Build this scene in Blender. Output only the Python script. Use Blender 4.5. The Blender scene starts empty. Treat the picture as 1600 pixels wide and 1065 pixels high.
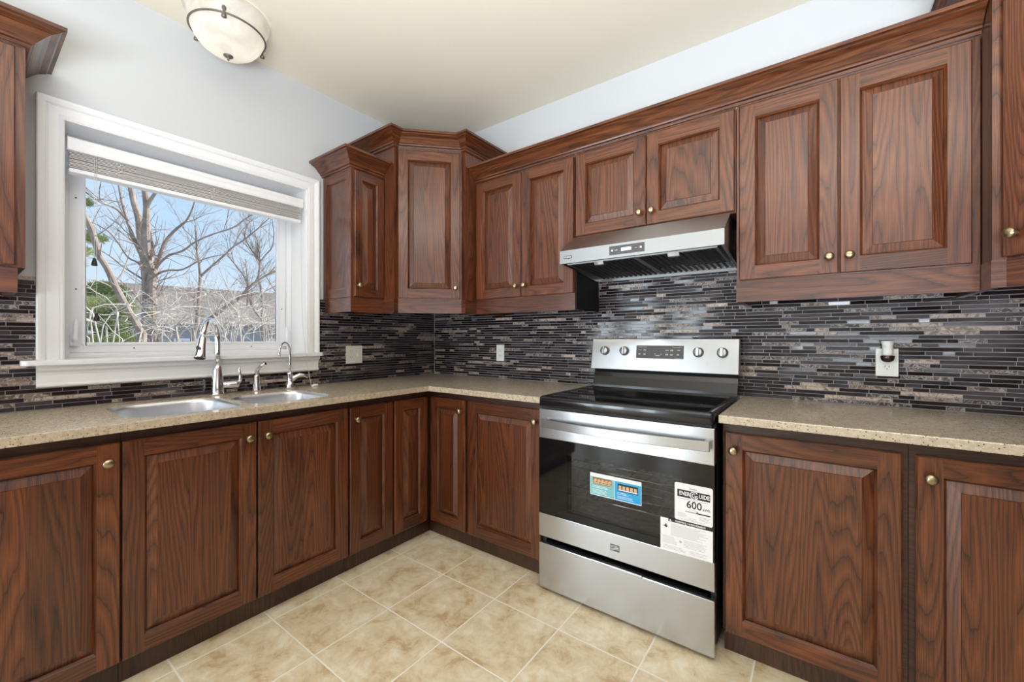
import bpy, bmesh, math, random
from mathutils import Vector, Matrix, noise
from mathutils.geometry import tessellate_polygon
R = math.radians
random.seed(7)
C = bpy.context.scene.collection

# ------------------------------------------------------------------ camera, world, sun, exposure
CF, CV, CYAW, CP = 648.39, 528.52, 0.63742, Vector((2.5074, -2.3294, 1.198))
cam = bpy.data.cameras.new('camera'); camo = bpy.data.objects.new('camera', cam); C.objects.link(camo)
camo.location = CP; camo.rotation_euler = (R(90), 0, CYAW)
cam.sensor_width = 36; cam.lens = 36*CF/1600; cam.shift_y = (CV-532.5)/1600; cam.clip_start = 0.02
bpy.context.scene.camera = camo

def at(u, v, ax, val):
    """point of the place seen at a photo pixel, on the plane axis=val"""
    s, c = math.sin(CYAW), math.cos(CYAW)
    d = Vector((-s, c, 0)) + Vector((c, s, 0))*((u-800)/CF) + Vector((0, 0, 1))*(-(v-CV)/CF)
    t = (val-CP[ax])/d[ax]
    return CP + d*t

vs = bpy.context.scene.view_settings
vs.view_transform = 'Standard'; vs.look = 'None'; vs.gamma = 1; vs.use_curve_mapping = False; vs.exposure = 0.80

world = bpy.data.worlds.new('sky'); bpy.context.scene.world = world; world.use_nodes = True
wn, wl = world.node_tree.nodes, world.node_tree.links
wn.clear()
tc = wn.new('ShaderNodeTexCoord'); sx = wn.new('ShaderNodeSeparateXYZ'); wl.new(tc.outputs['Generated'], sx.inputs[0])
rp = wn.new('ShaderNodeValToRGB'); wl.new(sx.outputs['Z'], rp.inputs[0])
e = rp.color_ramp.elements
e[0].position = 0.0; e[0].color = (0.80, 0.90, 1.0, 1); e[1].position = 0.7; e[1].color = (0.34, 0.56, 0.92, 1)
x_ = rp.color_ramp.elements.new(0.22); x_.color = (0.56, 0.76, 1.0, 1)
cn = wn.new('ShaderNodeTexNoise'); cn.inputs['Scale'].default_value = 3.0; cn.inputs['Detail'].default_value = 5; cn.inputs['Roughness'].default_value = .55
wl.new(tc.outputs['Generated'], cn.inputs['Vector'])
cr = wn.new('ShaderNodeValToRGB'); wl.new(cn.outputs['Fac'], cr.inputs[0])
cr.color_ramp.elements[0].position = .50; cr.color_ramp.elements[1].position = .78; cr.color_ramp.elements[1].color = (.7, .7, .7, 1)
mx = wn.new('ShaderNodeMix'); mx.data_type = 'RGBA'
wl.new(cr.outputs[0], mx.inputs['Factor']); wl.new(rp.outputs[0], mx.inputs['A']); mx.inputs['B'].default_value = (0.95, 0.97, 1, 1)
bg = wn.new('ShaderNodeBackground'); bg.inputs['Strength'].default_value = 0.60
wl.new(mx.outputs['Result'], bg.inputs['Color'])
wo = wn.new('ShaderNodeOutputWorld'); wl.new(bg.outputs[0], wo.inputs[0])

def light(name, kind, loc, rot, power, color=(1, 1, 1), size=None, size_y=None):
    l = bpy.data.lights.new(name, kind); l.energy = power; l.color = color
    if kind == 'AREA':
        l.shape = 'RECTANGLE'; l.size = size; l.size_y = size_y or size
    elif kind == 'SUN': l.angle = R(0.6)
    else: l.shadow_soft_size = size or 0.05
    o = bpy.data.objects.new(name, l); C.objects.link(o); o.location = loc; o.rotation_euler = rot
    return o
# sun: high, from the corner side of the house; it never enters the kitchen window
sd = Vector((0.30, 0.72, 0.62)).normalized()
sun = light('sun', 'SUN', (0, 20, 20), sd.to_track_quat('Z', 'Y').to_euler(), 4.6, (1, .95, .87))
# added area lights outside the unseen patio door, standing in for daylight
for px_, pw_ in ((-1.05, .42), (-.30, .62), (.62, .36)):
    light('added_patio_fill', 'AREA', (px_, -5.76, 1.06), (R(90), 0, 0), 58*pw_, (.82, .92, 1.0), pw_, 1.9)
# added fill: unseen upward area light behind the camera, bounced off the cream ceiling
light('added_bounce_fill', 'AREA', (2.95, -3.15, 1.0), (R(180), 0, 0), 138, (.85, .92, 1.0), 1.5)

# ------------------------------------------------------------------ materials
def mat(name):
    m = bpy.data.materials.new(name); m.use_nodes = True
    return m, m.node_tree.nodes, m.node_tree.links, m.node_tree.nodes['Principled BSDF']
def simple(name, col, rough=.5, metal=0., coat=0., spec=.5, bump=0., bscale=200, var=0., vscale=6):
    m, n, l, b = mat(name)
    b.inputs['Base Color'].default_value = (*col, 1); b.inputs['Roughness'].default_value = rough
    b.inputs['Metallic'].default_value = metal; b.inputs['Coat Weight'].default_value = coat
    b.inputs['Specular IOR Level'].default_value = spec
    t = n.new('ShaderNodeTexCoord')
    if var:
        q = n.new('ShaderNodeTexNoise'); q.inputs['Scale'].default_value = vscale; q.inputs['Detail'].default_value = 4
        l.new(t.outputs['Object'], q.inputs['Vector'])
        r = n.new('ShaderNodeValToRGB'); l.new(q.outputs['Fac'], r.inputs[0])
        r.color_ramp.elements[0].position = .3; r.color_ramp.elements[1].position = .7
        r.color_ramp.elements[0].color = (*[c*(1-var) for c in col], 1); r.color_ramp.elements[1].color = (*[min(1, c*(1+var)) for c in col], 1)
        l.new(r.outputs[0], b.inputs['Base Color'])
    if bump:
        q = n.new('ShaderNodeTexNoise'); q.inputs['Scale'].default_value = bscale; q.inputs['Detail'].default_value = 3
        l.new(t.outputs['Object'], q.inputs['Vector'])
        bp = n.new('ShaderNodeBump'); bp.inputs['Strength'].default_value = bump; bp.inputs['Distance'].default_value = .001
        l.new(q.outputs['Fac'], bp.inputs['Height']); l.new(bp.outputs[0], b.inputs['Normal'])
    return m
def mth(n, l, op, a, b=None, c=None):
    q = n.new('ShaderNodeMath'); q.operation = op
    for i, v in enumerate((a, b, c)):
        if v is None: continue
        if isinstance(v, (int, float)): q.inputs[i].default_value = v
        else: l.new(v, q.inputs[i])
    return q.outputs[0]

def wood_mat(name, dark, mid, lite, rough=.34, coat=.35):
    m, n, l, b = mat(name)
    uv = n.new('ShaderNodeUVMap'); uv.uv_map = 'grain'
    def nz(sx_, sy_, det, dist=0., rg=.5):
        mp = n.new('ShaderNodeMapping'); mp.inputs['Scale'].default_value = (sx_, sy_, 1); l.new(uv.outputs[0], mp.inputs[0])
        q = n.new('ShaderNodeTexNoise'); q.noise_dimensions = '2D'; q.inputs['Scale'].default_value = 1; q.inputs['Detail'].default_value = det
        q.inputs['Distortion'].default_value = dist; q.inputs['Roughness'].default_value = rg
        l.new(mp.outputs[0], q.inputs['Vector']); return q.outputs['Fac']
    big = nz(6.0, .55, 1.2, .2)
    wob = nz(45, 5, 2)
    sep = n.new('ShaderNodeSeparateXYZ'); l.new(uv.outputs[0], sep.inputs[0])
    ph = mth(n, l, 'ADD', mth(n, l, 'MULTIPLY', big, 20.), mth(n, l, 'MULTIPLY', sep.outputs[0], 26.))
    ph = mth(n, l, 'ADD', ph, mth(n, l, 'MULTIPLY', wob, .7))
    fr = mth(n, l, 'FRACT', ph)                       # saw-tooth growth rings
    ramp = n.new('ShaderNodeValToRGB'); l.new(fr, ramp.inputs[0])
    ce = ramp.color_ramp.elements
    ce[0].position = 0.; ce[0].color = (*dark, 1); ce[1].position = 1.; ce[1].color = (*[.25*a+.75*c for a, c in zip(dark, mid)], 1)
    for p, c in ((.10, [.35*a+.65*c for a, c in zip(dark, mid)]), (.30, mid), (.62, lite), (.86, mid)):
        k = ce.new(p); k.color = (*c, 1)
    pore = nz(420, 6, 2, 0, .6)
    pr = n.new('ShaderNodeValToRGB'); l.new(pore, pr.inputs[0])
    pr.color_ramp.elements[0].position = .36; pr.color_ramp.elements[0].color = (.36, .32, .30, 1); pr.color_ramp.elements[1].position = .52; pr.color_ramp.elements[1].color = (1, 1, 1, 1)
    tone = nz(2.6, .55, 3)
    tr = n.new('ShaderNodeValToRGB'); l.new(tone, tr.inputs[0])
    tr.color_ramp.elements[0].position = .3; tr.color_ramp.elements[0].color = (.70, .66, .62, 1); tr.color_ramp.elements[1].position = .7; tr.color_ramp.elements[1].color = (1.2, 1.16, 1.1, 1)
    def mul(a, c, f=1.):
        q = n.new('ShaderNodeMix'); q.data_type = 'RGBA'; q.blend_type = 'MULTIPLY'; q.inputs['Factor'].default_value = f
        l.new(a, q.inputs['A']); l.new(c, q.inputs['B']); return q.outputs['Result']
    col = mul(mul(ramp.outputs[0], pr.outputs[0], .75), tr.outputs[0])
    l.new(col, b.inputs['Base Color'])
    b.inputs['Roughness'].default_value = rough; b.inputs['Coat Weight'].default_value = coat; b.inputs['Coat Roughness'].default_value = .17
    bp = n.new('ShaderNodeBump'); bp.inputs['Strength'].default_value = .10; bp.inputs['Distance'].default_value = .0006
    l.new(pore, bp.inputs['Height']); l.new(bp.outputs[0], b.inputs['Normal'])
    return m
WOOD = wood_mat('stained_oak', (.032, .0100, .0046), (.122, .0345, .0118), (.172, .0540, .0188), .33, .40)
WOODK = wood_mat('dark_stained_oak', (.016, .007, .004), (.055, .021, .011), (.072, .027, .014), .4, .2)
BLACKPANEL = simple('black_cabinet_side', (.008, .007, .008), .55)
WALL = simple('matte_wall_paint', (.60, .615, .628), .75, bump=.06, bscale=350)
WALLB = simple('light_absorbing_brown', (.14, .11, .10), .7)  # dark tone given to the unseen right wall to cut its bounce light
CEIL = simple('ceiling_paint', (.82, .755, .635), .85, bump=.05, bscale=300)
WHITE = simple('white_trim_paint', (.86, .865, .88), .38)
VINYL = simple('white_vinyl', (.86, .87, .90), .3)
CHROME = simple('polished_chrome', (.86, .87, .89), .07, 1.)
BRASS = simple('antique_brass', (.40, .33, .21), .28, 1., var=.25, vscale=60)
BRONZE = simple('weathered_bronze', (.20, .175, .15), .45, .7)
BLACK = simple('black_enamel', (.008, .008, .011), .16, coat=.25)
BLACKM = simple('black_metal', (.012, .012, .013), .42)
GLASSTOP = simple('black_ceramic_glass', (.005, .005, .006), .05, spec=.42)
RING = simple('burner_ring_print', (.075, .075, .08), .25)
GREYPANEL = simple('grey_display_panel', (.085, .08, .082), .25)
PLASTIC = simple('white_plastic', (.86, .86, .84), .35)
IVORY = simple('ivory_plastic', (.76, .75, .68), .35)
SLOT = simple('dark_slot', (.015, .014, .013), .6)
PAPER = simple('white_sticker', (.84, .84, .86), .45)
INK = simple('black_ink', (.012, .012, .013), .5)
INKG = simple('grey_ink', (.42, .42, .44), .5)
TEAL = simple('teal_print', (.20, .52, .57), .35)
BLUE = simple('blue_print', (.012, .36, .72), .35)
BROWNP = simple('brown_food_print', (.30, .13, .045), .4, var=.5, vscale=120)
TAN = simple('tan_food_print', (.62, .42, .24), .4, var=.3, vscale=150)
BLIND = simple('blind_slats', (.80, .765, .74), .5)
CORD = simple('white_cord', (.72, .70, .66), .7)
CORDD = simple('dark_cord', (.10, .10, .105), .7)
GROUT = simple('light_grout', (.42, .40, .40), .8)
CAVITY = simple('oven_enamel', (.34, .32, .29), .4, var=.3, vscale=30)
WIRE = simple('rack_wire', (.8, .8, .8), .2, 1.)
GROUND = simple('winter_ground', (.30, .29, .29), .95, var=.3, vscale=1.2)
SIDING = simple('grey_siding', (.36, .37, .40), .8)
AMBER = simple('dark_amber_glass', (.022, .008, .004), .06, coat=.6)

ANI = .25
def steel_mat(name, col, rough, ax):
    m, n, l, b = mat(name)
    b.inputs['Metallic'].default_value = 1
    t = n.new('ShaderNodeTexCoord'); mp = n.new('ShaderNodeMapping'); mp.inputs['Scale'].default_value = ax; l.new(t.outputs['Object'], mp.inputs[0])
    q = n.new('ShaderNodeTexNoise'); q.inputs['Scale'].default_value = 1; q.inputs['Detail'].default_value = 3; l.new(mp.outputs[0], q.inputs['Vector'])
    r = n.new('ShaderNodeMapRange'); l.new(q.outputs['Fac'], r.inputs[0]); r.inputs[3].default_value = rough*.9; r.inputs[4].default_value = rough*1.12
    l.new(r.outputs[0], b.inputs['Roughness']); b.inputs['Base Color'].default_value = (*col, 1)
    bp = n.new('ShaderNodeBump'); bp.inputs['Strength'].default_value = .012; bp.inputs['Distance'].default_value = .0004
    if ax[2] > 100:
        tg = n.new('ShaderNodeTangent'); tg.direction_type = 'RADIAL'; tg.axis = 'Z'; l.new(tg.outputs[0], b.inputs['Tangent']); b.inputs['Anisotropic'].default_value = .75; b.inputs['Anisotropic Rotation'].default_value = ANI
    l.new(q.outputs['Fac'], bp.inputs['Height']); l.new(bp.outputs[0], b.inputs['Normal'])
    return m
STEEL = steel_mat('brushed_steel', (.50, .505, .52), .25, (4, 4, 900))
STEELV = steel_mat('brushed_steel_light', (.50, .505, .515), .38, (4, 4, 900))
STEELH = steel_mat('satin_hood_steel', (.42, .425, .43), .5, (4, 4, 900))
SINKST = steel_mat('satin_sink_steel', (.74, .76, .80), .36, (500, 500, 8))

def counter_mat():
    m, n, l, b = mat('speckled_quartz')
    t = n.new('ShaderNodeTexCoord')
    q = n.new('ShaderNodeTexNoise'); q.inputs['Scale'].default_value = 55; q.inputs['Detail'].default_value = 4; l.new(t.outputs['Object'], q.inputs['Vector'])
    r = n.new('ShaderNodeValToRGB'); l.new(q.outputs['Fac'], r.inputs[0])
    r.color_ramp.elements[0].position = .3; r.color_ramp.elements[0].color = (.46, .375, .275, 1)
    r.color_ramp.elements[1].position = .68; r.color_ramp.elements[1].color = (.64, .55, .43, 1)
    v = n.new('ShaderNodeTexVoronoi'); v.inputs['Scale'].default_value = 210; l.new(t.outputs['Object'], v.inputs['Vector'])
    sp = n.new('ShaderNodeSeparateColor'); l.new(v.outputs['Color'], sp.inputs[0])
    near = mth(n, l, 'LESS_THAN', v.outputs['Distance'], .42)
    def mixc(fac, a, col):
        k = n.new('ShaderNodeMix'); k.data_type = 'RGBA'; l.new(fac, k.inputs['Factor']); l.new(a, k.inputs['A']); k.inputs['B'].default_value = (*col, 1); return k.outputs['Result']
    f1 = mth(n, l, 'MULTIPLY', mth(n, l, 'GREATER_THAN', sp.outputs[0], .80), near)
    f2 = mth(n, l, 'MULTIPLY', mth(n, l, 'LESS_THAN', sp.outputs[0], .12), near)
    f3 = mth(n, l, 'MULTIPLY', mth(n, l, 'GREATER_THAN', sp.outputs[1], .86), near)
    c = mixc(f1, r.outputs[0], (.70, .62, .50)); c = mixc(f2, c, (.15, .095, .05)); c = mixc(f3, c, (.33, .19, .10))
    l.new(c, b.inputs['Base Color']); b.inputs['Roughness'].default_value = .18; b.inputs['Specular IOR Level'].default_value = 1.0
    return m
QUARTZ = counter_mat()

def floor_mat():
    m, n, l, b = mat('beige_floor_tile')
    t = n.new('ShaderNodeTexCoord'); s = n.new('ShaderNodeSeparateXYZ'); l.new(t.outputs['Object'], s.inputs[0])
    P = .3355
    ux = mth(n, l, 'DIVIDE', mth(n, l, 'ADD', s.outputs[0], -.637+P*20), P); uy = mth(n, l, 'DIVIDE', mth(n, l, 'ADD', s.outputs[1], .844+P*40), P)
    fx, fy = mth(n, l, 'FRACT', ux), mth(n, l, 'FRACT', uy)
    dx = mth(n, l, 'MINIMUM', fx, mth(n, l, 'SUBTRACT', 1., fx)); dy = mth(n, l, 'MINIMUM', fy, mth(n, l, 'SUBTRACT', 1., fy))
    d = mth(n, l, 'MINIMUM', dx, dy)
    g = n.new('ShaderNodeMapRange'); g.interpolation_type = 'SMOOTHSTEP'; l.new(d, g.inputs[0]); g.inputs[1].default_value = .006; g.inputs[2].default_value = .013
    ix, iy = mth(n, l, 'FLOOR', ux), mth(n, l, 'FLOOR', uy)
    cmb = n.new('ShaderNodeCombineXYZ'); l.new(ix, cmb.inputs[0]); l.new(iy, cmb.inputs[1])
    wn_ = n.new('ShaderNodeTexWhiteNoise'); wn_.noise_dimensions = '2D'; l.new(cmb.outputs[0], wn_.inputs['Vector'])
    off = n.new('ShaderNodeVectorMath'); off.operation = 'MULTIPLY_ADD'; l.new(wn_.outputs['Color'], off.inputs[0]); off.inputs[1].default_value = (9, 9, 9); l.new(t.outputs['Object'], off.inputs[2])
    q = n.new('ShaderNodeTexNoise'); q.inputs['Scale'].default_value = 9; q.inputs['Detail'].default_value = 9; q.inputs['Roughness'].default_value = .72; q.inputs['Distortion'].default_value = .35
    l.new(off.outputs[0], q.inputs['Vector'])
    r = n.new('ShaderNodeValToRGB'); l.new(q.outputs['Fac'], r.inputs[0]); ce = r.color_ramp.elements
    ce[0].position = .36; ce[0].color = (.52, .365, .20, 1); ce[1].position = .64; ce[1].color = (.84, .76, .61, 1)
    k = ce.new(.45); k.color = (.68, .55, .36, 1); k = ce.new(.54); k.color = (.75, .64, .46, 1)
    mxn = n.new('ShaderNodeMix'); mxn.data_type = 'RGBA'; l.new(g.outputs[0], mxn.inputs['Factor'])
    mxn.inputs['A'].default_value = (.86, .81, .71, 1); l.new(r.outputs[0], mxn.inputs['B'])
    l.new(mxn.outputs['Result'], b.inputs['Base Color'])
    rr = n.new('ShaderNodeMapRange'); l.new(g.outputs[0], rr.inputs[0]); rr.inputs[3].default_value = .8; rr.inputs[4].default_value = .34; l.new(rr.outputs[0], b.inputs['Roughness'])
    hh = mth(n, l, 'ADD', mth(n, l, 'MULTIPLY', g.outputs[0], 1.), mth(n, l, 'MULTIPLY', q.outputs['Fac'], .5))
    bp = n.new('ShaderNodeBump'); bp.inputs['Strength'].default_value = .4; bp.inputs['Distance'].default_value = .0025; l.new(hh, bp.inputs['Height']); l.new(bp.outputs[0], b.inputs['Normal'])
    return m
FLOOR = floor_mat()

def tile_mat():
    m, n, l, b = mat('linear_mosaic_tile')
    a = n.new('ShaderNodeVertexColor'); a.layer_name = 'tile'
    t = n.new('ShaderNodeTexCoord')
    q = n.new('ShaderNodeTexNoise'); q.inputs['Scale'].default_value = 30; q.inputs['Detail'].default_value = 5; q.inputs['Distortion'].default_value = 2.2; l.new(t.outputs['Object'], q.inputs['Vector'])
    vein = n.new('ShaderNodeValToRGB'); l.new(q.outputs['Fac'], vein.inputs[0]); ve = vein.color_ramp.elements
    ve[0].position = .46; ve[0].color = (0, 0, 0, 1); ve[1].position = .56; ve[1].color = (0, 0, 0, 1); k = ve.new(.51); k.color = (1, 1, 1, 1)
    vf = mth(n, l, 'MULTIPLY', vein.outputs[0], mth(n, l, 'MULTIPLY', a.outputs['Alpha'], .75))
    mo = n.new('ShaderNodeMapRange'); l.new(q.outputs['Fac'], mo.inputs[0]); mo.inputs[1].default_value = .3; mo.inputs[2].default_value = .7; mo.inputs[3].default_value = .35; mo.inputs[4].default_value = 1.6
    one = mth(n, l, 'ADD', mth(n, l, 'MULTIPLY', mth(n, l, 'SUBTRACT', mo.outputs[0], 1.), a.outputs['Alpha']), 1.)
    sc = n.new('ShaderNodeVectorMath'); sc.operation = 'SCALE'; l.new(a.outputs['Color'], sc.inputs[0]); l.new(one, sc.inputs['Scale'])
    mxn = n.new('ShaderNodeMix'); mxn.data_type = 'RGBA'; l.new(vf, mxn.inputs['Factor']); l.new(sc.outputs[0], mxn.inputs['A']); mxn.inputs['B'].default_value = (.62, .56, .52, 1)
    l.new(mxn.outputs['Result'], b.inputs['Base Color'])
    rr = n.new('ShaderNodeMapRange'); l.new(a.outputs['Alpha'], rr.inputs[0]); rr.inputs[3].default_value = .10; rr.inputs[4].default_value = .34; l.new(rr.outputs[0], b.inputs['Roughness']); b.inputs['Specular IOR Level'].default_value = .38
    return m
TILE = tile_mat()

def pane_mat(name, tint, refl, opac=0., rough=.02):
    m, n, l, b = mat(name); n.remove(b); out = n['Material Output']
    tr = n.new('ShaderNodeBsdfTransparent'); tr.inputs[0].default_value = (*tint, 1)
    gl = n.new('ShaderNodeBsdfGlossy'); gl.inputs['Roughness'].default_value = rough; gl.inputs[0].default_value = (1, 1, 1, 1)
    fr = n.new('ShaderNodeFresnel'); fr.inputs[0].default_value = refl
    ms = n.new('ShaderNodeMixShader'); l.new(fr.outputs[0], ms.inputs[0]); l.new(tr.outputs[0], ms.inputs[1]); l.new(gl.outputs[0], ms.inputs[2])
    l.new(ms.outputs[0], out.inputs[0]); return m
PANE = pane_mat('window_glass', (.97, .985, .99), 1.25)
OVENGLASS = pane_mat('smoked_oven_glass', (.72, .71, .69), 1.35)

def lamp_mat():
    m, n, l, b = mat('marbled_lamp_glass')
    t = n.new('ShaderNodeTexCoord'); q = n.new('ShaderNodeTexNoise'); q.inputs['Scale'].default_value = 9; q.inputs['Detail'].default_value = 6; q.inputs['Distortion'].default_value = 1.5
    l.new(t.outputs['Object'], q.inputs['Vector'])
    r = n.new('ShaderNodeValToRGB'); l.new(q.outputs['Fac'], r.inputs[0]); r.color_ramp.elements[0].position = .3; r.color_ramp.elements[0].color = (.62, .595, .55, 1)
    r.color_ramp.elements[1].position = .65; r.color_ramp.elements[1].color = (.77, .755, .72, 1)
    d = n.new('ShaderNodeBsdfDiffuse'); l.new(r.outputs[0], d.inputs[0]); tl = n.new('ShaderNodeBsdfTranslucent'); l.new(r.outputs[0], tl.inputs[0])
    ms = n.new('ShaderNodeMixShader'); ms.inputs[0].default_value = .45; l.new(d.outputs[0], ms.inputs[1]); l.new(tl.outputs[0], ms.inputs[2])
    gl = n.new('ShaderNodeBsdfGlossy'); gl.inputs['Roughness'].default_value = .1
    m2 = n.new('ShaderNodeMixShader'); m2.inputs[0].default_value = .05; l.new(ms.outputs[0], m2.inputs[1]); l.new(gl.outputs[0], m2.inputs[2])
    n.remove(b); l.new(m2.outputs[0], n['Material Output'].inputs[0]); return m
LAMPGLASS = lamp_mat()
def emit(name, col, s):
    m, n, l, b = mat(name); b.inputs['Base Color'].default_value = (*col, 1); b.inputs['Emission Color'].default_value = (*col, 1); b.inputs['Emission Strength'].default_value = s; return m
LCD = emit('lit_lcd', (.50, .70, .78), .35)

def bark_mat(name, c0, c1):
    m = simple(name, c0, .9); n, l = m.node_tree.nodes, m.node_tree.links; b = n['Principled BSDF']
    t = n.new('ShaderNodeTexCoord'); q = n.new('ShaderNodeTexNoise'); q.inputs['Scale'].default_value = 7; q.inputs['Detail'].default_value = 5; l.new(t.outputs['Object'], q.inputs['Vector'])
    r = n.new('ShaderNodeValToRGB'); l.new(q.outputs['Fac'], r.inputs[0]); r.color_ramp.elements[0].position = .35; r.color_ramp.elements[1].position = .65
    r.color_ramp.elements[0].color = (*c0, 1); r.color_ramp.elements[1].color = (*c1, 1); l.new(r.outputs[0], b.inputs['Base Color']); return m
BARK = bark_mat('grey_brown_bark', (.27, .21, .17), (.40, .33, .28))
PALEBARK = bark_mat('pale_twig_bark', (.44, .39, .34), (.70, .64, .56))
NEEDLE = simple('evergreen_needles', (.34, .40, .17), .8, var=.4, vscale=2.2)
NEEDLEY = simple('yellow_green_needles', (.60, .63, .33), .8, var=.35, vscale=2)
def roof_mat():
    m, n, l, b = mat('weathered_shingles')
    t = n.new('ShaderNodeTexCoord'); br = n.new('ShaderNodeTexBrick'); br.inputs['Scale'].default_value = 3.2; l.new(t.outputs['UV'], br.inputs['Vector'])
    br.inputs['Color1'].default_value = (.36, .305, .27, 1); br.inputs['Color2'].default_value = (.46, .40, .36, 1); br.inputs['Mortar'].default_value = (.24, .205, .185, 1); br.inputs['Mortar Size'].default_value = .015
    l.new(br.outputs[0], b.inputs['Base Color']); b.inputs['Roughness'].default_value = .95; return m
ROOF = roof_mat()

# ------------------------------------------------------------------ mesh builder
class MB:
    def __init__(s, M=None):
        s.f = []; s.M = M or Matrix.Identity(4); s.piece()
    def piece(s): s.off = (random.uniform(0, 60), random.uniform(0, 60)); return s
    def face(s, pts, grain=None, m=0, smooth=False, col=None):
        pts = [Vector(p) for p in pts]
        uv = None
        if grain is not None:
            g = Vector(grain).normalized(); nrm = Vector((0, 0, 0))
            for i in range(1, len(pts)-1): nrm += (pts[i]-pts[0]).cross(pts[i+1]-pts[0])
            if nrm.length < 1e-14: nrm = Vector((0, 0, 1))
            nrm.normalize()
            if abs(nrm.dot(g)) > .9: a = g.orthogonal().normalized(); g2 = nrm.cross(a)*.25
            else: a = nrm.cross(g).normalized(); g2 = g
            sgn = 1 if (a.x+a.y+a.z) > 0 else -1
            uv = [(sgn*p.dot(a)+s.off[0], p.dot(g2)+s.off[1]) for p in pts]
        s.f.append(([s.M @ p for p in pts], uv, m, smooth, col))
    def box(s, a, b, grain=(0, 0, 1), m=0, col=None, skip=''):
        s.piece(); x0, y0, z0 = [min(p, q) for p, q in zip(a, b)]; x1, y1, z1 = [max(p, q) for p, q in zip(a, b)]
        F = {'x': [(x0, y0, z0), (x0, y0, z1), (x0, y1, z1), (x0, y1, z0)], 'X': [(x1, y0, z0), (x1, y1, z0), (x1, y1, z1), (x1, y0, z1)],
             'y': [(x0, y0, z0), (x1, y0, z0), (x1, y0, z1), (x0, y0, z1)], 'Y': [(x0, y1, z0), (x0, y1, z1), (x1, y1, z1), (x1, y1, z0)],
             'z': [(x0, y0, z0), (x0, y1, z0), (x1, y1, z0), (x1, y0, z0)], 'Z': [(x0, y0, z1), (x1, y0, z1), (x1, y1, z1), (x0, y1, z1)]}
        for k, p in F.items():
            if k not in skip: s.face(p, grain, m, False, col)
        return s
    def prism(s, poly, z0, z1, grain=(0, 0, 1), m=0, holes=(), ax='z', smooth=False):
        """poly in 2-D extruded along ax ('z': (x,y); 'y': (x,z); 'x': (y,z))"""
        s.piece()
        def P(p, h): return (p[0], p[1], h) if ax == 'z' else (p[0], h, p[1]) if ax == 'y' else (h, p[0], p[1])
        loops = [poly]+list(holes)
        flat = [p for lp in loops for p in lp]
        tris = tessellate_polygon([[Vector((p[0], p[1], 0)) for p in lp] for lp in loops]) if (holes or len(poly) > 4) else None
        for h in (z0, z1):
            if tris:
                for t in tris: s.face([P(flat[i], h) for i in t], grain, m)
            else: s.face([P(p, h) for p in poly], grain, m)
        for lp in loops:
            for i in range(len(lp)):
                a, b = lp[i], lp[(i+1) % len(lp)]
                s.face([P(a, z0), P(b, z0), P(b, z1), P(a, z1)], grain, m, smooth)
        return s
    def rings(s, rs, m=0, closed=True, smooth=True, cap0=False, cap1=False, grain=None):
        for a, b in zip(rs, rs[1:]):
            k = len(a)
            for i in range(k if closed else k-1):
                j = (i+1) % k
                s.face([a[i], a[j], b[j], b[i]], grain, m, smooth)
        if cap0: s.face(list(reversed(rs[0])), grain, m)
        if cap1: s.face(rs[-1], grain, m)
        return s
    def lathe(s, prof, c, axis=(0, 0, 1), n=24, m=0, cap=True, sq=(1, 1)):
        ax = Vector(axis).normalized(); u = ax.orthogonal().normalized(); v = ax.cross(u); c = Vector(c)
        rs = [[c+ax*h+(u*math.cos(2*math.pi*i/n)*sq[0]+v*math.sin(2*math.pi*i/n)*sq[1])*max(r, 1e-5) for i in range(n)] for r, h in prof]
        return s.rings(rs, m, cap0=cap, cap1=cap)
    def tube(s, pts, rad, n=10, m=0, cap=True):
        pts = [Vector(p) for p in pts]
        if isinstance(rad, (int, float)): rad = [rad]*len(pts)
        rs = []; pu = None
        for i, p in enumerate(pts):
            t = (pts[min(i+1, len(pts)-1)]-pts[max(i-1, 0)])
            if t.length < 1e-9: t = Vector((0, 0, 1))
            t.normalize()
            u = t.orthogonal().normalized() if pu is None else (pu-t*pu.dot(t))
            if u.length < 1e-6: u = t.orthogonal()
            u.normalize(); pu = u; v = t.cross(u)
            rs.append([p+(u*math.cos(2*math.pi*k/n)+v*math.sin(2*math.pi*k/n))*rad[i] for k in range(n)])
        return s.rings(rs, m, cap0=cap, cap1=cap)
    def sweep(s, prof, path, m=0, smooth=False, closed=False):
        """profile (d outward, z) along an xy path, outward to the right of travel, mitred; each leg a piece of its own grain"""
        pa = [Vector((p[0], p[1])) for p in path]; nn = len(pa); segs = [(pa[i+1]-pa[i]).normalized() for i in range(nn-1)]
        nr = [Vector((d.y, -d.x)) for d in segs]; mi = []
        for i in range(nn):
            if i == 0: mi.append(nr[0])
            elif i == nn-1: mi.append(nr[-1])
            else: mi.append((nr[i-1]+nr[i])/(1+nr[i-1].dot(nr[i])))
        R_ = [[Vector((p.x+mi[i].x*d, p.y+mi[i].y*d, z)) for d, z in prof] for i, p in enumerate(pa)]
        for i in range(nn-1):
            s.piece(); g = (segs[i].x, segs[i].y, 0); k = len(prof)
            for j in range(k):
                s.face([R_[i][j], R_[i+1][j], R_[i+1][(j+1) % k], R_[i][(j+1) % k]], g, m, smooth)
        g = (segs[0].x, segs[0].y, 0)
        for rr in (R_[0], R_[-1]):
            for t in tessellate_polygon([[Vector((d, z, 0)) for d, z in prof]]): s.face([rr[i] for i in t], g, m)
        return s
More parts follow.
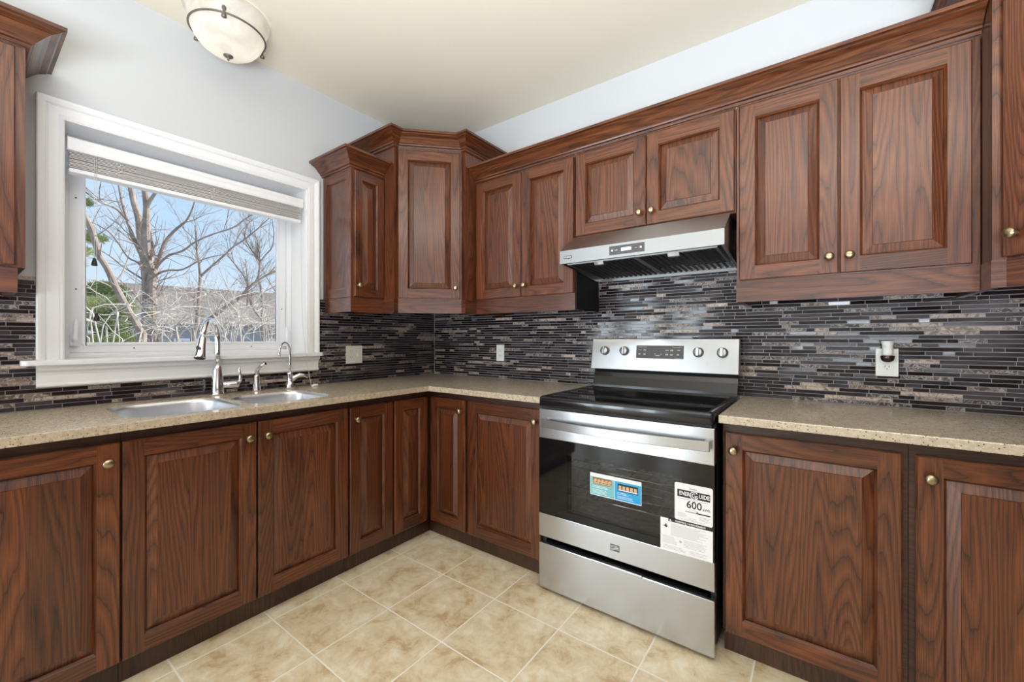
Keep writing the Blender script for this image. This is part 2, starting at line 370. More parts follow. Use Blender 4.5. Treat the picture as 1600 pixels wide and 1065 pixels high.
    def text(s, txt, size, M, m=0, depth=.0003, align='CENTER', bold=0., sx=1.):
        cu = bpy.data.curves.new('t', 'FONT'); cu.body = txt; cu.size = size; cu.align_x = align; cu.align_y = 'CENTER'; cu.offset = bold; cu.extrude = depth; cu.resolution_u = 3
        o = bpy.data.objects.new('t', cu); C.objects.link(o)
        me = bpy.data.meshes.new_from_object(o.evaluated_get(bpy.context.evaluated_depsgraph_get()))
        for p in me.polygons: s.f.append(([s.M @ (M @ Vector((me.vertices[i].co.x*sx, me.vertices[i].co.y, me.vertices[i].co.z))) for i in p.vertices], None, m, False, None))
        bpy.data.objects.remove(o); bpy.data.curves.remove(cu); bpy.data.meshes.remove(me); return s
    def build(s, name, mats, parent=None, bevel=0., origin=None, recalc=True, merge=1e-5):
        bm = bmesh.new(); uvl = bm.loops.layers.uv.new('grain'); has = any(f[4] for f in s.f)
        cl = bm.loops.layers.float_color.new('tile') if has else None
        for pts, uv, m, sm, col in s.f:
            try: f = bm.faces.new([bm.verts.new(p) for p in pts])
            except ValueError: continue
            f.material_index = m; f.smooth = sm
            for i, lp in enumerate(f.loops):
                if uv: lp[uvl].uv = uv[i]
                if cl is not None: lp[cl] = col or (0, 0, 0, 0)
        if merge: bmesh.ops.remove_doubles(bm, verts=bm.verts, dist=merge)
        if recalc: bmesh.ops.recalc_face_normals(bm, faces=bm.faces)
        org = Vector(origin) if origin is not None else Vector((0, 0, 0))
        if origin is not None: bmesh.ops.translate(bm, verts=bm.verts, vec=-org)
        me = bpy.data.meshes.new(name); bm.to_mesh(me); bm.free()
        for q in (mats if isinstance(mats, (list, tuple)) else [mats]): me.materials.append(q)
        o = bpy.data.objects.new(name, me); C.objects.link(o); o.location = org
        if parent is not None: adopt(o, parent)
        if bevel:
            b = o.modifiers.new('bevel', 'BEVEL'); b.width = bevel; b.segments = 2; b.limit_method = 'ANGLE'; b.angle_limit = R(40)
        return o
def wloc(o):
    v = Vector(o.location)
    while o.parent: o = o.parent; v = v+Vector(o.location)
    return v
def adopt(o, parent): 
    o.parent = parent; o.location = Vector(o.location)-wloc(parent)
def thing(name, label, cat, loc, group=None):
    o = bpy.data.objects.new(name, None); C.objects.link(o); o.location = loc; o.empty_display_size = .05
    o['label'] = label; o['category'] = cat
    if group: o['group'] = group
    return o
def tag(o, label, cat, group=None, kind=None):
    o['label'] = label; o['category'] = cat
    if group: o['group'] = group
    if kind: o['kind'] = kind
    return o
def struct(o, label=None):
    o['kind'] = 'structure'
    if label: o['label'] = label
    return o
def frame(o, u, v, w):
    u, v, w = Vector(u), Vector(v), Vector(w)
    return Matrix(((u.x, v.x, w.x, o[0]), (u.y, v.y, w.y, o[1]), (u.z, v.z, w.z, o[2]), (0, 0, 0, 1)))
def backm(x, y, z): return frame((x, y, z), (1, 0, 0), (0, 0, 1), (0, -1, 0))     # on the range wall
def leftm(x, y, z): return frame((x, y, z), (0, 1, 0), (0, 0, 1), (1, 0, 0))      # on the window wall

# ------------------------------------------------------------------ setting
CZ = 2.735; RX = 3.658; FY = -5.6
o = MB().box((-2.7, FY-.3, -.1), (RX+.3, -3.0, 0)).box((-.3, -3.0, -.1), (RX+.3, .3, 0)).build('floor', FLOOR); struct(o, 'beige square ceramic tile floor')
o = MB().box((-2.6, FY-.2, CZ), (RX+.2, -2.9, CZ+.12)).box((-.2, -2.9, CZ), (RX+.2, .2, CZ+.12)).build('ceiling', CEIL); struct(o, 'plain cream painted ceiling')
WY0, WY1, WZ0, WZ1 = -2.055, -1.05, 1.09, 2.10
w = MB()
w.box((-.2, -3.0, 0), (0, WY0, CZ)).box((-2.5, -3.0, 0), (-.2, -2.9, CZ)).box((-2.6, FY, 0), (-2.5, -2.9, CZ)).box((-.2, WY1, 0), (0, 0, CZ)).box((-.2, WY0, 0), (0, WY1, WZ0)).box((-.2, WY0, WZ1), (0, WY1, CZ))
struct(w.build('wall_left', WALL), 'white painted wall around the window')
struct(MB().box((-.2, 0, 0), (RX+.2, .15, CZ)).build('wall_back', WALL), 'white painted wall behind the range')
struct(MB().box((RX, FY, 0), (RX+.12, 0, CZ)).build('wall_right', WALLB))
w = MB(); w.box((-2.6, FY-.12, 0), (-1.3, FY, CZ)).box((1.1, FY-.12, 0), (RX+.12, FY, CZ)).box((-1.3, FY-.12, 2.12), (1.1, FY, CZ))
struct(w.build('wall_front', WALL))
# unseen patio door added behind the camera, posts spaced to band the steel's reflections
t = bpy.data.objects.new('added_door_1', None); C.objects.link(t); t.location = (-.1, FY, 0); struct(t)
fr = MB()
for xa, xb in ((-1.3, -1.26), (-.84, -.61), (.01, .44), (.80, 1.1)): fr.box((xa, FY-.10, 0), (xb, FY-.03, 2.12))
fr.box((-1.3, FY-.10, 0), (1.1, FY-.03, .10)).box((-1.3, FY-.10, 2.02), (1.1, FY-.03, 2.12))
fr.build('door_frame', VINYL, t)
MB().box((-1.22, FY-.07, .1), (1.02, FY-.06, 2.02)).build('pane', PANE, t)

# window over the sink
win = bpy.data.objects.new('window_1', None); C.objects.link(win); win.location = (0, (WY0+WY1)/2, 1.09); struct(win, 'white picture window over the sink')
j = MB(); jt = .004
j.box((-.2, WY0, WZ0), (0, WY0+jt, WZ1)).box((-.2, WY1-jt, WZ0), (0, WY1, WZ1)).box((-.2, WY0, WZ1-jt), (0, WY1, WZ1)).box((-.2, WY0, WZ0), (0, WY1, WZ0+.012))
j.build('jamb', WHITE, win)
def ringframe(mb, y0, y1, z0, z1, w0, x0, x1):
    mb.box((x0, y0, z0), (x1, y0+w0, z1)).box((x0, y1-w0, z0), (x1, y1, z1)).box((x0, y0+w0, z0), (x1, y1-w0, z0+w0)).box((x0, y0+w0, z1-w0), (x1, y1-w0, z1))
s_ = MB(); ringframe(s_, WY0+jt, WY1-jt, WZ0+.012, WZ1-jt, .030, -.2, -.165); ringframe(s_, WY0+.034, WY1-.034, WZ0+.042, WZ1-.034, .046, -.195, -.178)
ringframe(s_, WY0+.076, WY1-.076, WZ0+.078, WZ1-.076, .012, -.192, -.172)
s_.build('sash', VINYL, win, bevel=.003)
MB().box((-.188, WY0+.08, WZ0+.08), (-.184, WY1-.08, WZ1-.08)).build('pane', PANE, win)
for yy, zz in ((WY0+.05, 1.215), (WY1-.05, 1.2)):
    h = MB(); h.tube([(-.16, yy, zz-.03), (-.135, yy, zz-.02), (-.135, yy+.004, zz+.05), (-.145, yy+.004, zz+.07)], [.009, .01, .009, .006], 8); h.box((-.178, yy-.014, zz-.05), (-.155, yy+.014, zz+.0))
    h.build('sash_lock', VINYL, win, bevel=.003)
for k, (yy, zz) in enumerate(((WY0+.058, 1.83), (WY0+.058, 1.42), (-1.80, WZ0+.062), (-1.28, WZ0+.062), (WY1-.058, 1.38))):
    MB().lathe([(.0035, 0), (.003, .002)], (-.178, yy, zz), (1, 0, 0), 8).build('screw_plug', BLACKM, win)
# casing: back-banded profile mitred round three sides (d from the opening, x out of the wall)
cp = [(-.004, 0), (-.004, .012), (.002, .016), (.008, .013), (.012, .016), (.040, .017), (.046, .012), (.050, .020), (.062, .026), (.070, .027), (.074, .024), (.074, 0)]
cs = MB(); y0, y1, z0, z1 = WY0-.002, WY1+.002, 1.112, WZ1+.0
for a, b in zip(cp, cp[1:]+cp[:1]):
    def ptL(p, z): return (p[1], y0-p[0], z)
    cs.face([(a[1], y0-a[0], z0), (b[1], y0-b[0], z0), (b[1], y0-b[0], z1+b[0]), (a[1], y0-a[0], z1+a[0])])
    cs.face([(a[1], y1+a[0], z0), (b[1], y1+b[0], z0), (b[1], y1+b[0], z1+b[0]), (a[1], y1+a[0], z1+a[0])])
    cs.face([(a[1], y0-a[0], z1+a[0]), (b[1], y0-b[0], z1+b[0]), (b[1], y1+b[0], z1+b[0]), (a[1], y1+a[0], z1+a[0])])
cs.build('casing', WHITE, win)
st = MB(); sp = [(-.165, 1.090), (.052, 1.090), (.058, 1.094), (.060, 1.101), (.058, 1.108), (.052, 1.112), (-.165, 1.112)]
st.prism([(.001, -2.172), (.046, -2.172), (.06, -2.158), (.06, -.975), (.046, -.961), (.001, -.961)], 1.090, 1.112)
st.box((-.165, WY0+.005, 1.0905), (.002, WY1-.005, 1.1115))
st.build('stool', WHITE, win, bevel=.004)
ap = MB(); pr = [(0, 1.000), (.016, 1.000), (.024, 1.006), (.024, 1.012), (.017, 1.018), (.018, 1.050), (.022, 1.062), (.034, 1.070), (.038, 1.078), (.038, 1.0905), (0, 1.0905)]
ap.sweep(pr, [(.0, -2.136), (.0, -2.1355)][:0] or [(.0015, -2.1305), (.0015, -.981)])
ap.build('apron', WHITE, win)

# ------------------------------------------------------------------ mosaic backsplash
PAL = [((.014, .0075, .0085), 0, 36), ((.022, .013, .016), 0, 14), ((.060, .050, .058), 0, 20), ((.030, .027, .034), 0, 12), ((.17, .12, .10), 1, 8), ((.085, .066, .062), 1, 9), ((.40, .31, .25), 1, 6)]
def tiles(mb, M, L, rows, gap=.0019, ph=.0165, depth=.006):
    """rows: (z0, [(a,b) spans]) ; each tile a thin chip with its own tint and a hair of tilt"""
    for z0, spans in rows:
        pos = random.uniform(-.2, 0)
        while pos < L:
            ln = random.choice((.032, .05, .05, .075, .075, .10, .10, .15, .20)); a, b = pos, pos+ln-gap; pos += ln
            c, al, _ = random.choices(PAL, [p[2] for p in PAL])[0]
            k = random.uniform(.75, 1.3); col = (c[0]*k, c[1]*k, c[2]*k, al)
            for sa, sb in spans:
                p, q = max(a, sa), min(b, sb)
                if q-p < .006: continue
                h = ph-gap; d = depth+random.uniform(-.0008, .0008); tx, tz = random.gauss(0, .00030), random.gauss(0, .00024)
                P = lambda u, v, w: M @ Vector((u, v, w))
                f = [P(p+.0006, z0+.0005, d-tx-tz), P(q-.0006, z0+.0005, d+tx-tz), P(q-.0006, z0+h-.0005, d+tx+tz), P(p+.0006, z0+h-.0005, d-tx+tz)]
                g = [P(p, z0, .001), P(q, z0, .001), P(q, z0+h, .001), P(p, z0+h, .001)]
                mb.face(f, None, 0, False, col)
                for i in range(4): mb.face([g[i], g[(i+1) % 4], f[(i+1) % 4], f[i]], None, 0, False, col)
    return mb
mb = MB(); L = 3.65
rows = []; z = .916
while z < 1.605:
    rows.append((z, [(0.01, L)] if z < 1.4385 else [(1.442, 2.216)])); z += .0165
tiles(mb, backm(0, -.0005, 0), L, rows)
mb.box((.008, -.0035, .9145), (L, -.0005, 1.442), m=1).box((1.442, -.0035, 1.442), (2.216, -.0005, 1.61), m=1)
tag(mb.build('backsplash', [TILE, GROUT], recalc=False, merge=0), 'dark strip mosaic tile backsplash behind the range and outlet with freshener', 'backsplash')
mb = MB(); rows = []; z = .916; Y0 = -3.0
while z < 1.4385:
    rows.append((z, [(.38, 2.99)] if z < .985 else [(.38, 3.0-2.118), (3.0-.992, 2.99)])); z += .0165
tiles(mb, leftm(.0005, Y0, 0), 3.0, rows)
mb.box((.0005, -2.62, .9145), (.0035, -.008, .998), m=1).box((.0005, -2.62, .998), (.0035, -2.118, 1.4425), m=1).box((.0005, -.992, .998), (.0035, -.008, 1.4425), m=1)
tag(mb.build('backsplash', [TILE, GROUT], recalc=False, merge=0), 'dark strip mosaic tile backsplash under and beside the white window', 'backsplash')

# ------------------------------------------------------------------ cabinet parts
def knob(parent, M, u, v, w):
    mb = MB(M); mb.lathe([(.0085, 0), (.0085, .002), (.0055, .005), (.0055, .012), (.010, .015), (.0150, .019), (.0158, .023), (.0145, .027), (.009, .0302), (.0035, .0312)], (u, v, w), (0, 0, 1), 20)
    return mb.build('knob', BRASS, parent)
def door(parent, M, W, H, kn=None, s=.058, t=.02, name='door'):
    mb = MB(M); c = .0035; st_ = .007; e = t-.0105
    V, Hh = (0, 1, 0), (1, 0, 0)
    mb.piece(); mb.face([(c, c, t), (s, c, t), (s, H-c, t), (c, H-c, t)], V)
    mb.face([(0, 0, 0), (0, 0, t-c), (0, H, t-c), (0, H, 0)], V); mb.face([(0, 0, t-c), (c, c, t), (c, H-c, t), (0, H, t-c)], V); mb.face([(s, s, t), (s+st_, s+st_, e), (s+st_, H-s-st_, e), (s, H-s, t)], V)
    mb.piece(); mb.face([(W-s, c, t), (W-c, c, t), (W-c, H-c, t), (W-s, H-c, t)], V)
    mb.face([(W, 0, 0), (W, 0, t-c), (W, H, t-c), (W, H, 0)], V); mb.face([(W, 0, t-c), (W-c, c, t), (W-c, H-c, t), (W, H, t-c)], V); mb.face([(W-s, s, t), (W-s-st_, s+st_, e), (W-s-st_, H-s-st_, e), (W-s, H-s, t)], V)
    mb.piece(); mb.face([(s, c, t), (W-s, c, t), (W-s, s, t), (s, s, t)], Hh); mb.face([(0, 0, 0), (W, 0, 0), (W, 0, t-c), (0, 0, t-c)], Hh); mb.face([(0, 0, t-c), (W, 0, t-c), (W-c, c, t), (c, c, t)], Hh)
    mb.face([(s, s, t), (W-s, s, t), (W-s-st_, s+st_, e), (s+st_, s+st_, e)], Hh)
    mb.piece(); mb.face([(s, H-s, t), (W-s, H-s, t), (W-s, H-c, t), (s, H-c, t)], Hh); mb.face([(0, H, 0), (W, H, 0), (W, H, t-c), (0, H, t-c)], Hh); mb.face([(0, H, t-c), (W, H, t-c), (W-c, H-c, t), (c, H-c, t)], Hh)
    mb.face([(s, H-s, t), (W-s, H-s, t), (W-s-st_, H-s-st_, e), (s+st_, H-s-st_, e)], Hh)
    mb.face([(0, 0, 0), (W, 0, 0), (W, H, 0), (0, H, 0)], V)
    d = mb.build(name, WOOD, parent, recalc=True)
    pm = MB(M); a = s+st_-.001; b = min(a+.030, W/2-.012); lo = t-.0140; hi = t-.0015
    pm.piece()
    for q, g in (([(a, a), (a, H-a), (b, H-b), (b, b)], V), ([(W-a, a), (W-b, b), (W-b, H-b), (W-a, H-a)], V), ([(a, a), (b, b), (W-b, b), (W-a, a)], V), ([(a, H-a), (W-a, H-a), (W-b, H-b), (b, H-b)], V)):
        pm.face([(p[0], p[1], lo if p[0] in (a, W-a) or p[1] in (a, H-a) else hi-.002) for p in q], g)
    b2 = b+.0012
    for q in ([(b, b), (b, H-b), (b2, H-b2), (b2, b2)], [(W-b, b), (W-b2, b2), (W-b2, H-b2), (W-b, H-b)], [(b, b), (b2, b2), (W-b2, b2), (W-b, b)], [(b, H-b), (W-b, H-b), (W-b2, H-b2), (b2, H-b2)]):
        pm.face([(p[0], p[1], hi-.002 if p[0] in (b, W-b) or p[1] in (b, H-b) else hi) for p in q], V)
    x = b2
    while x < W-b2-1e-6:                                   # field glued up of boards
        x2 = min(x+random.uniform(.09, .14), W-b2); 
        if W-b2-x2 < .05: x2 = W-b2
        pm.piece(); pm.face([(x, b2, hi), (x2, b2, hi), (x2, H-b2, hi), (x, H-b2, hi)], V); x = x2
    pm.build('raised_panel', WOOD, d)
    if kn: knob(d, M, kn[0], kn[1], t)
    return d
X_, Y_, Z_ = (1, 0, 0), (0, 1, 0), (0, 0, 1)
FB = .58; KX = .55; BZ0, BZ1, BT = .0, .096, .8835
DZ0, DZ1 = .097, .846; DH = DZ1-DZ0
def base_left(y0, y1, label, doors, open_top=False):
    t = thing('base_cabinet', label, 'cabinet', (.3, (y0+y1)/2, 0), 'base cabinets along the window wall')
    m = MB(); a, b = y0+.0008, y1-.0008
    m.box((.004, a, .098), (FB-.021, a+.016, BT), Z_).box((.004, b-.016, .098), (FB-.021, b, BT), Z_).box((.004, a+.016, .098), (FB-.021, b-.016, .114), Y_).box((.004, a+.016, .114), (.012, b-.016, BT), Z_)
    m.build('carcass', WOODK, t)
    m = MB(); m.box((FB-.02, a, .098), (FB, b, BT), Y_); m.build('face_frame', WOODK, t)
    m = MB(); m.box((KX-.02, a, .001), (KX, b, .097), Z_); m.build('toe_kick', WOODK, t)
    for d0, d1, kn in doors:
        W = d1-d0; kp = None if kn is None else (W-.032 if kn == 'r' else .032, DH-.062)
        door(t, leftm(FB, d0, DZ0), W, DH, kp)
    return t
base_left(-2.62, -1.985, 'oak base cabinet left of the sink cabinet, at the left edge of the photo', [(-2.60, -1.988, 'r')])
base_left(-1.985, -1.133, 'wide two-door oak base cabinet under the double sink', [(-1.983, -1.563, 'r'), (-1.556, -1.139, 'l')])
base_left(-1.133, -.90, 'narrow one-door oak base cabinet between the sink and corner cabinets', [(-1.128, -.866, 'l')])
# corner cabinet, pie-cut pair of doors
t = thing('base_cabinet', 'oak corner base cabinet with two narrow doors meeting at a right angle', 'cabinet', (.4, -.4, 0))
m = MB(); L_ = [(.004, -.004), (.004, -.8992), (FB, -.8992), (FB, -FB), (.9032, -FB), (.9032, -.004)]
m.prism(L_, .098, BT, Z_); m.build('carcass', WOODK, t)
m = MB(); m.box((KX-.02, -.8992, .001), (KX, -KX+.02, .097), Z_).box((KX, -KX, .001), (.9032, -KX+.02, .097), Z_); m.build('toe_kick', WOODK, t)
door(t, leftm(FB, -.853, DZ0), .853-.613, DH, None)
door(t, backm(.612, -FB, DZ0), .895-.612, DH, (.283-.03, DH-.062))
def base_back(x0, x1, label, doors, group='base cabinets along the range wall'):
    t = thing('base_cabinet', label, 'cabinet', ((x0+x1)/2, -.3, 0), group)
    m = MB(); a, b = x0+.0008, x1-.0008
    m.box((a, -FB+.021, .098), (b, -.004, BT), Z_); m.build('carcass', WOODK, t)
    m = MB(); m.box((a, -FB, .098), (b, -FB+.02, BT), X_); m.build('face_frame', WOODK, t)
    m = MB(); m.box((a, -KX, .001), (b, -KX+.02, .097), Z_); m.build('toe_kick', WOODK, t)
    for d0, d1, kn in doors:
        W = d1-d0; door(t, backm(d0, -FB, DZ0), W, DH, (W-.03 if kn == 'r' else .03, DH-.062))
    return t
base_back(.904, 1.420, 'one-door oak base cabinet immediately left of the range', [(.914, 1.404, 'r')])
base_back(2.212, 2.727, 'one-door oak base cabinet immediately right of the range', [(2.222, 2.712, 'l')])
base_back(2.727, 3.30, 'oak base cabinet at the right edge of the photo, cut off by the frame', [(2.742, 3.28, 'l')])

# worktops
def rrect(x0, x1, y0, y1, r, n=8):
    out = []
    for cx, cy, a0 in ((x1-r, y1-r, 0), (x0+r, y1-r, 90), (x0+r, y0+r, 180), (x1-r, y0+r, 270)):
        for k in range(n+1):
            a = R(a0+90*k/n); out.append((cx+r*math.cos(a), cy+r*math.sin(a)))
    return out
BOWLS = [(.125, .570, -1.962, -1.572, .11), (.185, .566, -1.548, -1.185, .09)]
CD = .636
m = MB(); m.prism([(.009, -.009), (.009, -2.62), (CD, -2.62), (CD, -CD), (1.426, -CD), (1.426, -.009)], .884, .914, holes=[rrect(*b) for b in BOWLS])
tag(m.build('countertop', QUARTZ, bevel=.003), 'speckled beige L-shaped worktop holding the double sink', 'countertop')
m = MB(); m.prism([(2.206, -.009), (2.206, -CD), (3.64, -CD), (3.64, -.009)], .884, .914)
tag(m.build('countertop', QUARTZ, bevel=.003), 'speckled beige worktop to the right of the range', 'countertop')

# sink
t = thing('sink', 'stainless undermount double-bowl sink below the window', 'sink', (.35, -1.57, .70))
for i, (x0, x1, y0, y1, r) in enumerate(BOWLS):
    m = MB(); g = -.0012; x0, x1, y0, y1 = x0-g, x1+g, y0-g, y1+g; r += g
    rs = []
    for ins, zz in ((.0, .870), (.0, .9095), (.0015, .9115), (.004, .9095), (.007, .895), (.011, .84), (.016, .76), (.024, .725), (.040, .706), (.065, .699), (.10, .697)):
        rs.append([(x, y, zz) for x, y in rrect(x0+ins, x1-ins, y0+ins, y1-ins, max(r-ins*.7, .02), 8)])
    m.rings(rs); cx, cy = (x0+x1)/2-.03, (y0+y1)/2
    m.rings([rs[-1], [(cx+(x-cx)*.16, cy+(y-cy)*.16, .694) for x, y, _ in rs[-1]]], cap1=True)
    bo = m.build('bowl', SINKST, t)
    d = MB(); d.lathe([(.043, .6965), (.043, .699), (.034, .699), (.028, .692), (.004, .692)], (cx, cy, 0), n=28); d.build('drain', CHROME, bo)

# faucet with pull-down spray head
def arc(p0, p1, n=18, peak=.08):
    return
t = thing('faucet', 'tall chrome gooseneck kitchen faucet with pull-down spray head', 'faucet', (.072, -1.532, .914))
bx_, by_ = .072, -1.532; dirv = Vector((.80, -.60, 0)).normalized()
m = MB(); m.lathe([(.031, .9142), (.031, .920), (.029, .924), (.0275, .94), (.0275, .985), (.025, 1.00), (.021, 1.04), (.0165, 1.06), (.0145, 1.065)], (bx_, by_, 0)); m.build('body', CHROME, t)
pts = [Vector((bx_, by_, 1.06)), Vector((bx_, by_, 1.13)), Vector((bx_, by_, 1.195))]
Rr = .088
for k in range(1, 15):
    a = R(180-k*12.2); pts.append(Vector((bx_, by_, 1.195))+dirv*(Rr+Rr*math.cos(a))+Vector((0, 0, Rr*math.sin(a))))
m = MB(); m.tube(pts, .0128, 14); m.build('neck', CHROME, t)
endp = pts[-1]; hd = (pts[-1]-pts[-2]).normalized(); hd = (hd+dirv*.05).normalized()
m = MB(); m.lathe([(.0132, -.002), (.016, .012), (.0175, .05), (.0215, .082), (.0235, .102), (.0225, .107)], endp, hd, 20); hdo = m.build('spray_head', CHROME, t)
m = MB(); m.lathe([(.0195, .1072), (.0190, .1095)], endp, hd, 20); m.build('nozzle', BLACKM, hdo)
bt = endp+hd*.062+(Vector((1, -1, .2)).normalized())*.0165
m = MB(); m.lathe([(.009, 0), (.009, .004), (.006, .0055)], bt, Vector((1, -1, .1)), 12, sq=(1, 1.4)); m.build('spray_button', BLACKM, hdo)
m = MB(); m.lathe([(.017, .018), (.0175, .05), (.019, .075), (.018, .088), (.012, .092)], (bx_, by_, .962), (0.15, 1, 0), 18)
hx = Vector((bx_+.013, by_+.085, .962)); m.tube([hx, hx+Vector((.0, .012, .02)), hx+Vector((0, .012, .05)), hx+Vector((.0, .006, .075)), hx+Vector((0, .010, .088))], [.009, .0085, .0065, .006, .0055], 10); m.build('lever', CHROME, t)

t = thing('soap_dispenser', 'short chrome soap dispenser between the two faucets', 'soap dispenser', (.055, -1.345, .914))
sx_, sy_ = .055, -1.345
m = MB(); m.lathe([(.0235, .9142), (.0235, .919), (.021, .926), (.0205, .945), (.0165, .975), (.013, .995), (.010, 1.005)], (sx_, sy_, 0), n=22); m.build('base', CHROME, t)
m = MB(); m.tube([(sx_, sy_, .985), (sx_, sy_, 1.015), (sx_+.008, sy_+.004, 1.035), (sx_+.03, sy_+.012, 1.052), (sx_+.055, sy_+.022, 1.062)], [.0125, .0115, .010, .0085, .0075], 12); m.build('spout', CHROME, t)

t = thing('water_filter_tap', 'small chrome filtered-water tap with slim curved spout, right of the dispenser', 'tap', (.09, -1.185, .914))
fx_, fy_ = .09, -1.185; fd = Vector((.62, -.78, 0)).normalized()
m = MB(); m.lathe([(.0255, .9142), (.0255, .922), (.0245, .94), (.020, .948), (.0165, .96), (.0165, .995), (.018, 1.0), (.014, 1.005), (.0075, 1.012)], (fx_, fy_, 0), n=22); m.build('body', CHROME, t)
pts = [Vector((fx_, fy_, 1.005)), Vector((fx_, fy_, 1.05)), Vector((fx_, fy_, 1.10))]; Rr = .058
for k in range(1, 14):
    a = R(180-k*14); pts.append(Vector((fx_, fy_, 1.115))+fd*(Rr+Rr*math.cos(a))+Vector((0, 0, Rr*1.05*math.sin(a))))
pts.append(pts[-1]+Vector((0, 0, -.012)))
m = MB(); m.tube(pts, [.0055]*(len(pts)-2)+[.0065, .007], 10); m.build('spout', CHROME, t)
lv = Vector((.35, 1, 0)).normalized(); q0 = Vector((fx_, fy_, .955))
m = MB(); m.tube([q0, q0+lv*.025+Vector((0, 0, .022)), q0+lv*.05+Vector((0, 0, .034)), q0+lv*.075+Vector((0, 0, .030)), q0+lv*.092+Vector((0, 0, .014))], [.013, .0135, .0115, .009, .005], 12); m.build('lever', CHROME, t)

# ------------------------------------------------------------------ wall cabinets
UZ0, UZ1 = 1.440, 2.200
CROWN = lambda z: [(0, z), (.010, z), (.012, z+.010), (.020, z+.013), (.022, z+.020), (.027, z+.024), (.040, z+.038), (.055, z+.052), (.074, z+.061), (.079, z+.066), (.090, z+.068), (.090, z+.081), (0, z+.081)]
RAIL = [(.003, 1.355), (.003, 1.4395), (-.018, 1.4395), (-.018, 1.355)]
FY_ = -.305
DU0, DU1 = 1.446, 2.186
def upper_back(x0, x1, z0, label, doors, rail=True, rail_path=None, black=None):
    t = thing('wall_cabinet', label, 'cabinet', ((x0+x1)/2, -.15, z0), 'wall cabinets along the range wall')
    m = MB(); a, b = x0+.0006, x1-.0006
    m.box((a, FY_+.0205, z0), (b, -.002, 2.2), Z_); m.build('carcass', WOOD, t)
    m = MB(); m.box((a, FY_, z0), (a+.045, FY_+.02, 2.2), Z_).box((b-.045, FY_, z0), (b, FY_+.02, 2.2), Z_).box((a+.045, FY_, z0), (b-.045, FY_+.02, z0+.04), X_).box((a+.045, FY_, 2.15), (b-.045, FY_+.02, 2.2), X_).box(((a+b)/2-.03, FY_, z0+.04), ((a+b)/2+.03, FY_+.02, 2.15), Z_)
    m.build('face_frame', WOOD, t)
    for d0, d1, kn, dz in doors:
        W = d1-d0; H = DU1-dz; door(t, backm(d0, FY_, dz), W, H, (W-.028 if kn == 'r' else .028, .064))
    if rail: m = MB(); m.sweep(RAIL, rail_path); m.build('light_rail', WOOD, t)
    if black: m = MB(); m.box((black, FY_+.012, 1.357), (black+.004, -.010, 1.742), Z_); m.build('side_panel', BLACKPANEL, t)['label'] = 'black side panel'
    return t
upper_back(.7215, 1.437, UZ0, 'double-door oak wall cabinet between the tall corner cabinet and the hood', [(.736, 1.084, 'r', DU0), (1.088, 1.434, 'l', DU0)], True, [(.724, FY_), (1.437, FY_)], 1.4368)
upper_back(1.4425, 2.2175, 1.742, 'short double-door oak wall cabinet above the range hood', [(1.449, 1.829, 'r', 1.748), (1.833, 2.214, 'l', 1.748)], False)
upper_back(2.219, 2.936, UZ0, 'double-door oak wall cabinet right of the hood, above the outlet with freshener', [(2.232, 2.566, 'r', DU0), (2.570, 2.914, 'l', DU0)], True, [(2.2215, -.012), (2.2215, FY_), (2.934, FY_)])
m = MB(); m.sweep(CROWN(2.2005), [(.724, FY_), (2.936, FY_)])
tag(m.build('crown_molding', WOOD), 'long oak crown moulding running over the three wall cabinets of the range wall', 'moulding')

# small cabinet beside the window
t = thing('wall_cabinet', 'narrow one-door oak wall cabinet beside the right side of the window', 'cabinet', (.15, -.83, UZ0))
SY = -.940
m = MB(); m.box((.003, SY+.006, UZ0), (.284, -.7215, 2.2), Z_); m.build('carcass', WOOD, t)
m = MB(); m.box((.2845, SY+.006, UZ0), (.305, -.7215, 2.2), Z_); m.build('face_frame', WOOD, t)
ed = MB(); M = backm(.003, SY+.006, UZ0+.002); W, H = .302, .756
ed.M = M; s_ = .052; tt = .006
ed.box((0, 0, 0), (s_, H, tt), Y_).box((W-s_, 0, 0), (W, H, tt), Y_).box((s_, 0, 0), (W-s_, s_, tt), X_).box((s_, H-s_, 0), (W-s_, H, tt), X_).box((s_, s_, 0), (W-s_, H-s_, .0012), Y_)
for q in ((s_, s_, s_+.006, H-s_), (W-s_-.006, s_, W-s_, H-s_)): ed.box((q[0], q[1], .001), (q[2], q[3], .0045), Y_)
for q in ((s_, s_, W-s_, s_+.006), (s_, H-s_-.006, W-s_, H-s_)): ed.box((q[0], q[1], .001), (q[2], q[3], .0045), X_)
ed.build('end_panel', WOOD, t, bevel=.001)
door(t, leftm(.305, -.925, DU0), .925-.7225, DU1-DU0, (.024, .066), s=.048)
m = MB(); m.sweep(RAIL, [(.03, SY), (.305, SY), (.305, -.7225)]); m.build('light_rail', WOOD, t)
m = MB(); m.sweep(CROWN(2.2005), [(.0015, SY), (.305, SY), (.305, -.7225)]); m.build('crown', WOOD, t)

